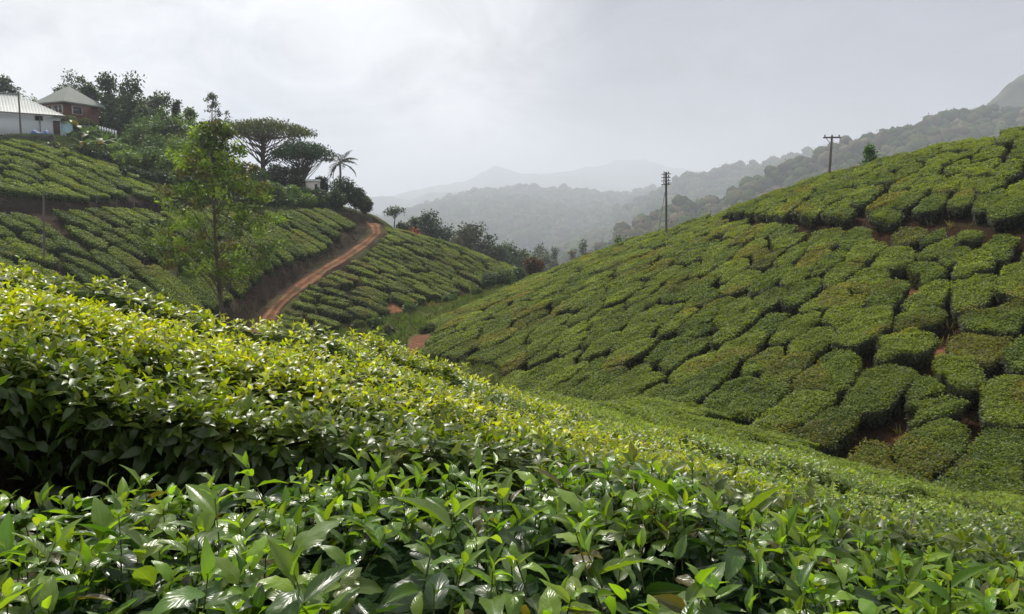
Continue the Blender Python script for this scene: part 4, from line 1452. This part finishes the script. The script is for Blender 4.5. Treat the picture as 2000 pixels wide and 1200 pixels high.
# palm
def palm():
    px_, d_ = 664, 88
    top = P(664, 318, d_)
    zb = gz(top[0], d_) - 0.05
    H = top[2] - zb
    root = empty('palm_tree', (top[0], d_, zb), 'tall palm with a ragged crown at the end of the left skyline', 'palm')
    a = Acc()
    tube(a, [(0.02 * math.sin(f * 3), 0, f * H) for f in np.linspace(0, 1, 9)], 0.17, 0.11, 7)
    a.build('trunk', M['pale_bark'], parent=root, smooth=True)
    q = np.random.default_rng(5)
    for k in range(13):
        az = k * 2.4 + q.uniform(-.2, .2)
        el = rad((75, 62, 50, 40, 30, 22, 12, 0, -12, -25, 55, 35, -38)[k])
        Lf = (2.0 if el > 0.9 else 2.4) * q.uniform(.85, 1.1)
        f = Acc()
        pts = []
        p = np.array([0, 0, H])
        for i in range(8):
            pts.append(p.copy())
            e2 = el - i * 0.17
            p = p + np.array([math.cos(az) * math.cos(e2), math.sin(az) * math.cos(e2), math.sin(e2)]) * Lf / 7
        pts = np.array(pts)
        tube(f, pts, 0.035, 0.01, 4, (0.08, 0.09, 0.04))
        m = 64
        t = np.linspace(0.12, 1, m)
        pos = np.stack([np.interp(t * 7, range(8), pts[:, j]) for j in range(3)], 1)
        side = np.array([-math.sin(az), math.cos(az), 0])
        sg = np.where(np.arange(m) % 2 == 0, 1, -1)[:, None]
        dd = side * sg + np.array([math.cos(az), math.sin(az), 0]) * .6 - np.array([0, 0, 1]) * q.uniform(.2, .8, (m, 1))
        put_leaves(f, [(KITE[0] * [1, .30, 1], KITE[1], KITE[2])], pos, dd, np.tile([0, 0, 1.0], (m, 1)) + q.normal(0, .2, (m, 3)), 0.55 * np.sin(np.pi * np.clip(t, .15, .93)) + .1, np.tile([0.03, 0.036, 0.02], (m, 1)) * q.uniform(.7, 1.2, (m, 1)))
        f.build('frond', M['tree_leaf'], parent=root)


palm()


# banana plants below the houses
def banana(px_, py_, d_, s, label, seed):
    q = np.random.default_rng(seed)
    x0 = P(px_, py_, d_)[0]
    zb = gz(x0, d_)
    H = max(1.2, P(px_, py_, d_)[2] - zb)
    root = empty('banana_plant', (x0, d_, zb), label, 'banana plant', 'banana plants below the houses')
    a = Acc()
    tube(a, [(0, 0, f * H) for f in np.linspace(0, 1, 5)], 0.13, 0.08, 7, (0.09, 0.10, 0.04))
    a.build('stem', M['leaf_far'], parent=root)
    tpl = leaf_tpl(7, 5, 1.3, -0.2, 0.20, 0.1)
    for k in range(8):
        az = k * 2.4 + q.uniform(-.3, .3)
        el = q.uniform(.3, 1.25)
        f = Acc()
        dd = np.array([[math.cos(az) * math.cos(el), math.sin(az) * math.cos(el), math.sin(el)]])
        nn = np.array([[-math.cos(az) * math.sin(el), -math.sin(az) * math.sin(el), math.cos(el)]])
        tn = (0.055, 0.10, 0.028) if q.random() < .75 else (0.12, 0.085, 0.03)
        put_leaves(f, [tpl], np.array([[0, 0, H * .92]]), dd, nn, np.array([s * q.uniform(.8, 1.15)]), np.array([tn]))
        f.build('leaf', M['tree_leaf'], parent=root)


for i, (a_, b_, c_, lab) in enumerate([(150, 246, 76, 'tall banana plant in front of the brick house'), (172, 262, 75, 'banana plant with broad leaves right of the tall one'), (190, 284, 72, 'low banana plant below the white fence'),
                                       (205, 276, 74, 'banana plant nearest the shrubs right of the houses'), (165, 300, 69.5, 'lowest banana plant with some dry brown leaves')]):
    banana(a_, b_, c_, 1.55, lab, i)


# ------------------------------------------------------------------ buildings
def mesh(name, V, F, m, parent=None, bevel=0.0):
    me = bpy.data.meshes.new(name)
    me.from_pydata([tuple(map(float, v)) for v in V], [], [tuple(f) for f in F])
    me.materials.append(M[m])
    me.update()
    o = bpy.data.objects.new(name, me)
    C.objects.link(o)
    o.parent = parent
    return o


def bx(name, c, s, m, parent, rz=0.0):
    a = Acc()
    box(a, c, s, rz)
    return a.build(name, M[m], parent=parent)


# long white building, gable-hipped sheet roof
d0 = 84.0
xR = P(120, 265, d0)[0]
zE = P(60, 227, d0)[2]
zG = P(60, 268, d0)[2] - 0.7
root = empty('white_building', (xR, d0, zG), 'long low white building with pale sheet roof at the left edge', 'building', rz=rad(36))
Lb, Db, Hb = 16.0, 7.0, zE - zG
bx('wall', (-Lb / 2, Db / 2, Hb / 2), (Lb, Db, Hb), 'white', root)
ov = 0.45
rz_ = P(60, 193, d0 + 3.5)[2] - zG
e0 = Hb + 0.02
nC = 60
V, F = [], []
xs = np.linspace(-Lb - ov, 0 + ov, nC * 2)
hipx = -3.4
for i, x in enumerate(xs):
    wv = 0.035 * (1 if i % 2 else -1)
    f = 1.0 if x <= hipx else max(0.0, (ov - x) / (ov - hipx))
    zr_ = e0 + (rz_ - e0) * f
    yr = Db / 2
    V += [(x, -ov, e0 - 0.0 + wv * .3), (x, -ov + (yr + ov) * f, zr_ + wv), (x, Db + ov - (yr + ov) * f, zr_ + wv), (x, Db + ov, e0 + wv * .3)]
for i in range(len(xs) - 1):
    a, b = i * 4, i * 4 + 4
    F += [(a, b, b + 1, a + 1), (a + 2, b + 2, b + 3, a + 3), (a, a + 3, b + 3, b)]
rf = mesh('roof', V, F, 'tin', root)
bx('ridge_cap', ((-Lb + hipx) / 2, Db / 2, rz_ + 0.06), (Lb + hipx, 0.3, 0.07), 'tin', rf)
for xx_, zz_, w_, h_ in ((P(10, 230, d0)[0] - xR, P(10, 230, d0)[2] - zG, 0.8, 0.5), (P(82, 234, d0)[0] - xR, P(82, 234, d0)[2] - zG, 0.66, 0.42)):
    wn = bx('window', (xx_, -0.02, zz_), (w_ + .12, 0.06, h_ + .12), 'frame', root)
    bx('pane', (xx_, -0.06, zz_), (w_, 0.03, h_), 'dark', wn)
dx = P(112, 250, d0)[0] - xR
dr = bx('door', (dx, -0.03, 0.7 + 0.8), (0.62, 0.08, 1.75), 'door', root)
bx('handle', (dx + .22, -0.09, 1.4), (0.04, 0.05, 0.14), 'steel', dr)
ln = bx('lean_to', (0.55, 1.6, 1.15), (1.1, 3.0, 2.3), 'blue_wall', root)
bx('lean_to_roof', (0.6, 1.5, 2.36), (1.4, 3.4, 0.07), 'tin_green', root)

bx('gutter', (-Lb / 2 + .1, -ov - .05, e0 - .05), (Lb + .6, 0.10, 0.10), 'steel', root)
bx('downpipe', (-1.9, -.08, Hb / 2), (0.08, 0.08, Hb - .2), 'steel', root)
# brick house with pyramid roof
d1 = 96.0
xa, xb = P(50, 200, d1)[0], P(150, 200, d1)[0]
wH = xb - xa
z1 = P(140, 201, d1)[2]
zg = min(gz((xa + xb) / 2, d1), P(140, 250, d1)[2]) - 0.3
h1 = z1 - zg
root = empty('brick_house', ((xa + xb) / 2, d1, zg), 'two storey red brown brick house with grey green pyramid roof', 'house', rz=rad(-24))
ws = wH * 0.74
bx('wall', (0, ws / 2, h1 / 2), (ws, ws, h1), 'brick', root)
za = P(145, 172, d1 + 3)[2] - zg
o_ = 0.55
V = [(-ws / 2 - o_, -o_, h1), (ws / 2 + o_, -o_, h1), (ws / 2 + o_, ws + o_, h1), (-ws / 2 - o_, ws + o_, h1), (-.35, ws / 2, za), (.35, ws / 2, za),
     (-ws / 2 - o_, -o_, h1 - .14), (ws / 2 + o_, -o_, h1 - .14), (ws / 2 + o_, ws + o_, h1 - .14), (-ws / 2 - o_, ws + o_, h1 - .14)]
mesh('roof', V, [(0, 1, 5, 4), (1, 2, 5), (2, 3, 4, 5), (3, 0, 4), (6, 7, 1, 0), (7, 8, 2, 1), (8, 9, 3, 2), (9, 6, 0, 3), (9, 8, 7, 6)], 'tin_green', root)
for cx_, cw in ((-0.12 * ws, 0.34 * ws), (0.28 * ws, 0.34 * ws)):
    wn = bx('window', (cx_, -0.04, h1 - 0.85), (cw, 0.10, 1.05), 'frame', root)
    bx('pane', (cx_ - cw * .22, -0.11, h1 - 0.82), (cw * .34, 0.05, 0.8), 'glass', wn)
    bx('pane', (cx_ + cw * .24, -0.11, h1 - 0.82), (cw * .30, 0.05, 0.8), 'glass', wn)
wn = bx('window', (ws / 2 + 0.04, ws * .35, h1 - 0.85), (0.10, ws * .3, 1.0), 'frame', root)
bx('pane', (ws / 2 + 0.11, ws * .35, h1 - 0.85), (0.05, ws * .24, 0.8), 'glass', wn)
bx('balcony', (0.15 * ws, -0.5, h1 - 1.75), (ws * .8, 1.0, 0.16), 'brick', root)

# white fence right of the brick house
a0, a1 = P(190, 246, 90), P(226, 256, 88)
root = empty('white_fence', (a0[0], a0[1], a0[2] - 0.9), 'short white picket fence between brick house and shrubs', 'fence')
v = a1 - a0
n_ = 8
for k in range(n_):
    q_ = v * k / (n_ - 1)
    bx('post', (q_[0], q_[1], q_[2] + 0.45), (0.12, 0.1, 1.0), 'white', root)
for hz_ in (0.3, 0.75):
    ac = Acc()
    tube(ac, [(0, 0.07, hz_), (v[0], v[1] + 0.07, v[2] + hz_)], 0.04, 0.04, 4)
    ac.build('rail', M['white'], parent=root)

# small white shed among the shrubs
c0_ = P(611, 374, 84.5)
root = empty('white_shed', c0_, 'small cream white shed half hidden in shrubs near the palm', 'shed', rz=rad(22))
root.scale = (.95, .95, .8)
bx('wall', (0, 0, 0.3), (1.5, 1.2, 2.0), 'frame', root)
V = [(-.85, -.7, 1.32), (.85, -.7, 1.32), (.85, .7, 1.32), (-.85, .7, 1.32), (-.85, 0, 1.62), (.85, 0, 1.62)]
mesh('roof', V, [(0, 1, 5, 4), (3, 4, 5, 2), (0, 4, 3), (1, 2, 5), (0, 3, 2, 1)], 'tin', root)
bx('door', (0.3, -0.62, 0.5), (0.28, 0.06, 0.9), 'dark', root)

# blue tarpaulin heap and white bin by the white building
c0_ = P(77, 268, 80.5)
r_ = np.random.default_rng(9)
V, F = [], []
nu, nv = 22, 12
for i in range(nu):
    for j in range(nv):
        u, v_ = i / (nu - 1), j / (nv - 1)
        hgt = 0.72 * math.sin(math.pi * u) ** .45 * math.sin(math.pi * v_) ** .5 * (1 + .25 * math.sin(u * 9) + .12 * math.sin(v_ * 7 + u * 13))
        V.append(((u - .5) * 2.6, (v_ - .5) * 1.2, hgt))
F = [(i * nv + j, (i + 1) * nv + j, (i + 1) * nv + j + 1, i * nv + j + 1) for i in range(nu - 1) for j in range(nv - 1)]
o = mesh('tarpaulin', V, F, 'tarp')
o.location = (c0_[0], c0_[1], c0_[2] - .05)
tag(o, 'crumpled dark blue tarpaulin heaped against the white building', 'tarpaulin')
c1_ = P(57, 267, 80)
ac = Acc()
tube(ac, [(0, 0, -.1), (0, 0, .40), (0, 0, .46)], 0.17, 0.19, 10)
box(ac, (0, 0, .47), (.42, .42, .05))
o = ac.build('drum', M['white'])
o.location = c1_
tag(o, 'small white drum left of the blue tarpaulin', 'drum')

# retaining wall under the white building
ac = Acc()
pts = [P(x, 289 + .02 * x, 71.5) for x in (-300, -200, -100, 0, 40, 75, 105)]
root = empty('retaining_wall', pts[-1] - np.array([0, 0, .3]), 'dark mossy retaining wall below the white building', 'wall')
ac = Acc()
for p, q_ in zip(pts[:-1], pts[1:]):
    m_ = (p + q_) / 2 - (pts[-1] - np.array([0, 0, .3]))
    box(ac, (m_[0], m_[1] + .2, m_[2] + .42), (abs(q_[0] - p[0]) + .001, 0.4, 1.5 + .05 * math.sin(p[0])), 0)
M['mossy'] = mat('mossy_stone', (0.045, 0.042, 0.036), 0.95, vary=0.5, vscale=2.5, bump=(6, .1))
ac.build('stonework', M['mossy'], parent=root)


# ------------------------------------------------------------------ poles
def pole(name, px_, top, bot, d_, r, label, kind, lean=0.0, m='wood', group=None):
    pb, pt = P(px_, bot, d_), P(px_ + lean, top, d_)
    g_ = gz(pb[0], pb[1])
    root = empty(name, (pb[0], pb[1], g_), label, 'pole', group)
    t = pt - np.array([pb[0], pb[1], g_])
    a = Acc()
    tube(a, [t * f + np.array([0, 0, -0.1 * (f == 0)]) for f in np.linspace(0, 1, 6)], r, r * .72, 8)
    box(a, t + np.array([0, 0, .01]), (r * 1.3, r * 1.3, .03))
    a.build('post', M[m], parent=root)
    if kind == 'stack':
        for k in range(4):
            z_ = t[2] - 0.12 - k * 0.24
            ar = bx('crossarm', (t[0], t[1], z_), (0.36, 0.7, 0.05), m, root, rad(20))
            for sx in (-.16, .16):
                ac = Acc()
                tube(ac, [(t[0] + sx, t[1] - .1, z_ + .03), (t[0] + sx, t[1] - .1, z_ + .13), (t[0] + sx, t[1] - .1, z_ + .16)], .035, .05, 6)
                ac.build('insulator', M['porcelain'], parent=ar)
        ac = Acc()
        tube(ac, [(t[0] - .05, t[1], t[2] - 1.4), (-.6, .4, .1)], .022, .022, 4)
        ac.build('stay_wire', M['steel'], parent=root)
    if kind == 'tee':
        ar = bx('crossarm', (t[0], t[1], t[2] - .06), (1.05, 0.09, 0.09), m, root, rad(-8))
        for sx in (-.45, 0, .45):
            ac = Acc()
            tube(ac, [(t[0] + sx, t[1], t[2] - .03), (t[0] + sx, t[1], t[2] + .08), (t[0] + sx, t[1], t[2] + .11)], .035, .045, 6)
            ac.build('insulator', M['porcelain'], parent=ar)
        ac = Acc()
        tube(ac, [(t[0] - .38, t[1], t[2] - .1), (t[0] - .02, t[1] - .03, t[2] - .5)], .02, .02, 4)
        ac.build('brace', M['steel'], parent=root)
    return root


pole('power_pole', 1302, 337, 452, 55.5, 0.095, 'tall dark pole with stacked crossarms on right hill, nearest the notch', 'stack', -1, group='poles on the right hill')
pole('power_pole', 1619, 267, 345, 49.5, 0.085, 'T topped wooden pole on the right hill skyline', 'tee', 6, group='poles on the right hill')
pole('lamp_pole', 85, 374, 496, 49.5, 0.07, 'thin pale pole standing in the left tea rows', 'plain', 0, 'wood')
pole('house_pole', 41, 182, 268, 80.0, 0.10, 'leaning pole before the white building roof', 'plain', -5, 'wood')

# small dark fence stubs along the foot of the dark terrace bank
for k, px_ in enumerate((126, 189, 228, 262)):
    d_ = float(np.interp(px_, [0, 300], [56.2, 60.6]))
    p_ = P(px_, 397, d_)
    ac = Acc()
    tube(ac, [(0, 0, -.5), (0.01, 0, 0.1), (0.03, 0, .42)], .035, .028, 6)
    box(ac, (0.03, 0, .43), (.05, .05, .02))
    o = ac.build('stake', M['wood'])
    o.location = p_
    tag(o, f'short wooden stake below the dark terrace bank, {od(k + 1)} from the left', 'stake', 'stakes along the terrace bank')

# ------------------------------------------------------------------ grass and weeds
r_ = np.random.default_rng(55)
gv = []


def tufts(n, x0, x1, y0, y1, test, h, tone, blades=7):
    x = r_.uniform(x0, x1, n)
    y = r_.uniform(y0, y1, n)
    k = test(x, y)
    x, y = x[k], y[k]
    z_ = ground_all(x, y)[0]
    m = len(x)
    pos = np.repeat(np.c_[x, y, z_ - .02], blades, 0) + r_.normal(0, .05, (m * blades, 3)) * [1, 1, 0]
    dd = np.c_[r_.normal(0, .45, (m * blades, 2)), np.ones(m * blades)]
    az = r_.random(m * blades) * 6.283
    nn = np.c_[np.cos(az), np.sin(az), np.full(m * blades, .3)]
    sz = h * r_.uniform(.5, 1.3, m * blades)
    tn = np.asarray(tone) * np.repeat(r_.uniform(.6, 1.35, (m, 1)), blades, 0)
    put_leaves(GA, [(KITE[0] * [1, .32, 1], KITE[1], KITE[2])], pos, dd, nn, sz, tn)


GA = Acc()
valley = lambda x, y: (in_reg(x, y, 4)) & (line_dist(TRACK, x, y) > .8) & bare_ok(x, y, -.5)
tufts(34000, -18, 12, 26, 92, valley, 0.26, (0.10, 0.12, 0.038))
tufts(4000, -16, 12, 36, 92, lambda x, y: valley(x, y) & (vnoise(x, y, 2.5, 33) > .1), 0.5, (0.085, 0.125, 0.03), 9)
tufts(5000, -20, 35, 12, 62, lambda x, y: in_reg(x, y, 2) & (vnoise(x, y, 1.6, 34) > .15), 0.30, (0.13, 0.115, 0.045), 6)
tufts(16000, -14, 35, 11, 64, lambda x, y: in_reg(x, y, 2) & (line_dist(TRACK, x, y) > .7) & bare_ok(x, y, -.15), 0.14, (0.045, 0.052, 0.022), 6)
tufts(2500, -16, 30, 11, 62, lambda x, y: in_reg(x, y, 2) & ~bare_ok(x, y, .1), 0.16, (0.13, 0.10, 0.05), 5)
tufts(9000, -50, -14, 58, 84, lambda x, y: in_reg(x, y, 3) & (y > yT(x) + 1.8) & ((x > -26) | (y > 66)), 0.40, (0.05, 0.075, 0.025), 6)
tufts(2500, -20, -14, 50, 80, lambda x, y: (np.abs(x - xr(y) + 1.5) < .45), 0.22, (0.05, 0.06, 0.03), 5)
tag(GA.build('grass', M['tree_leaf']), 'long green grass and weeds on the valley floor and banks', 'grass', kind='stuff')
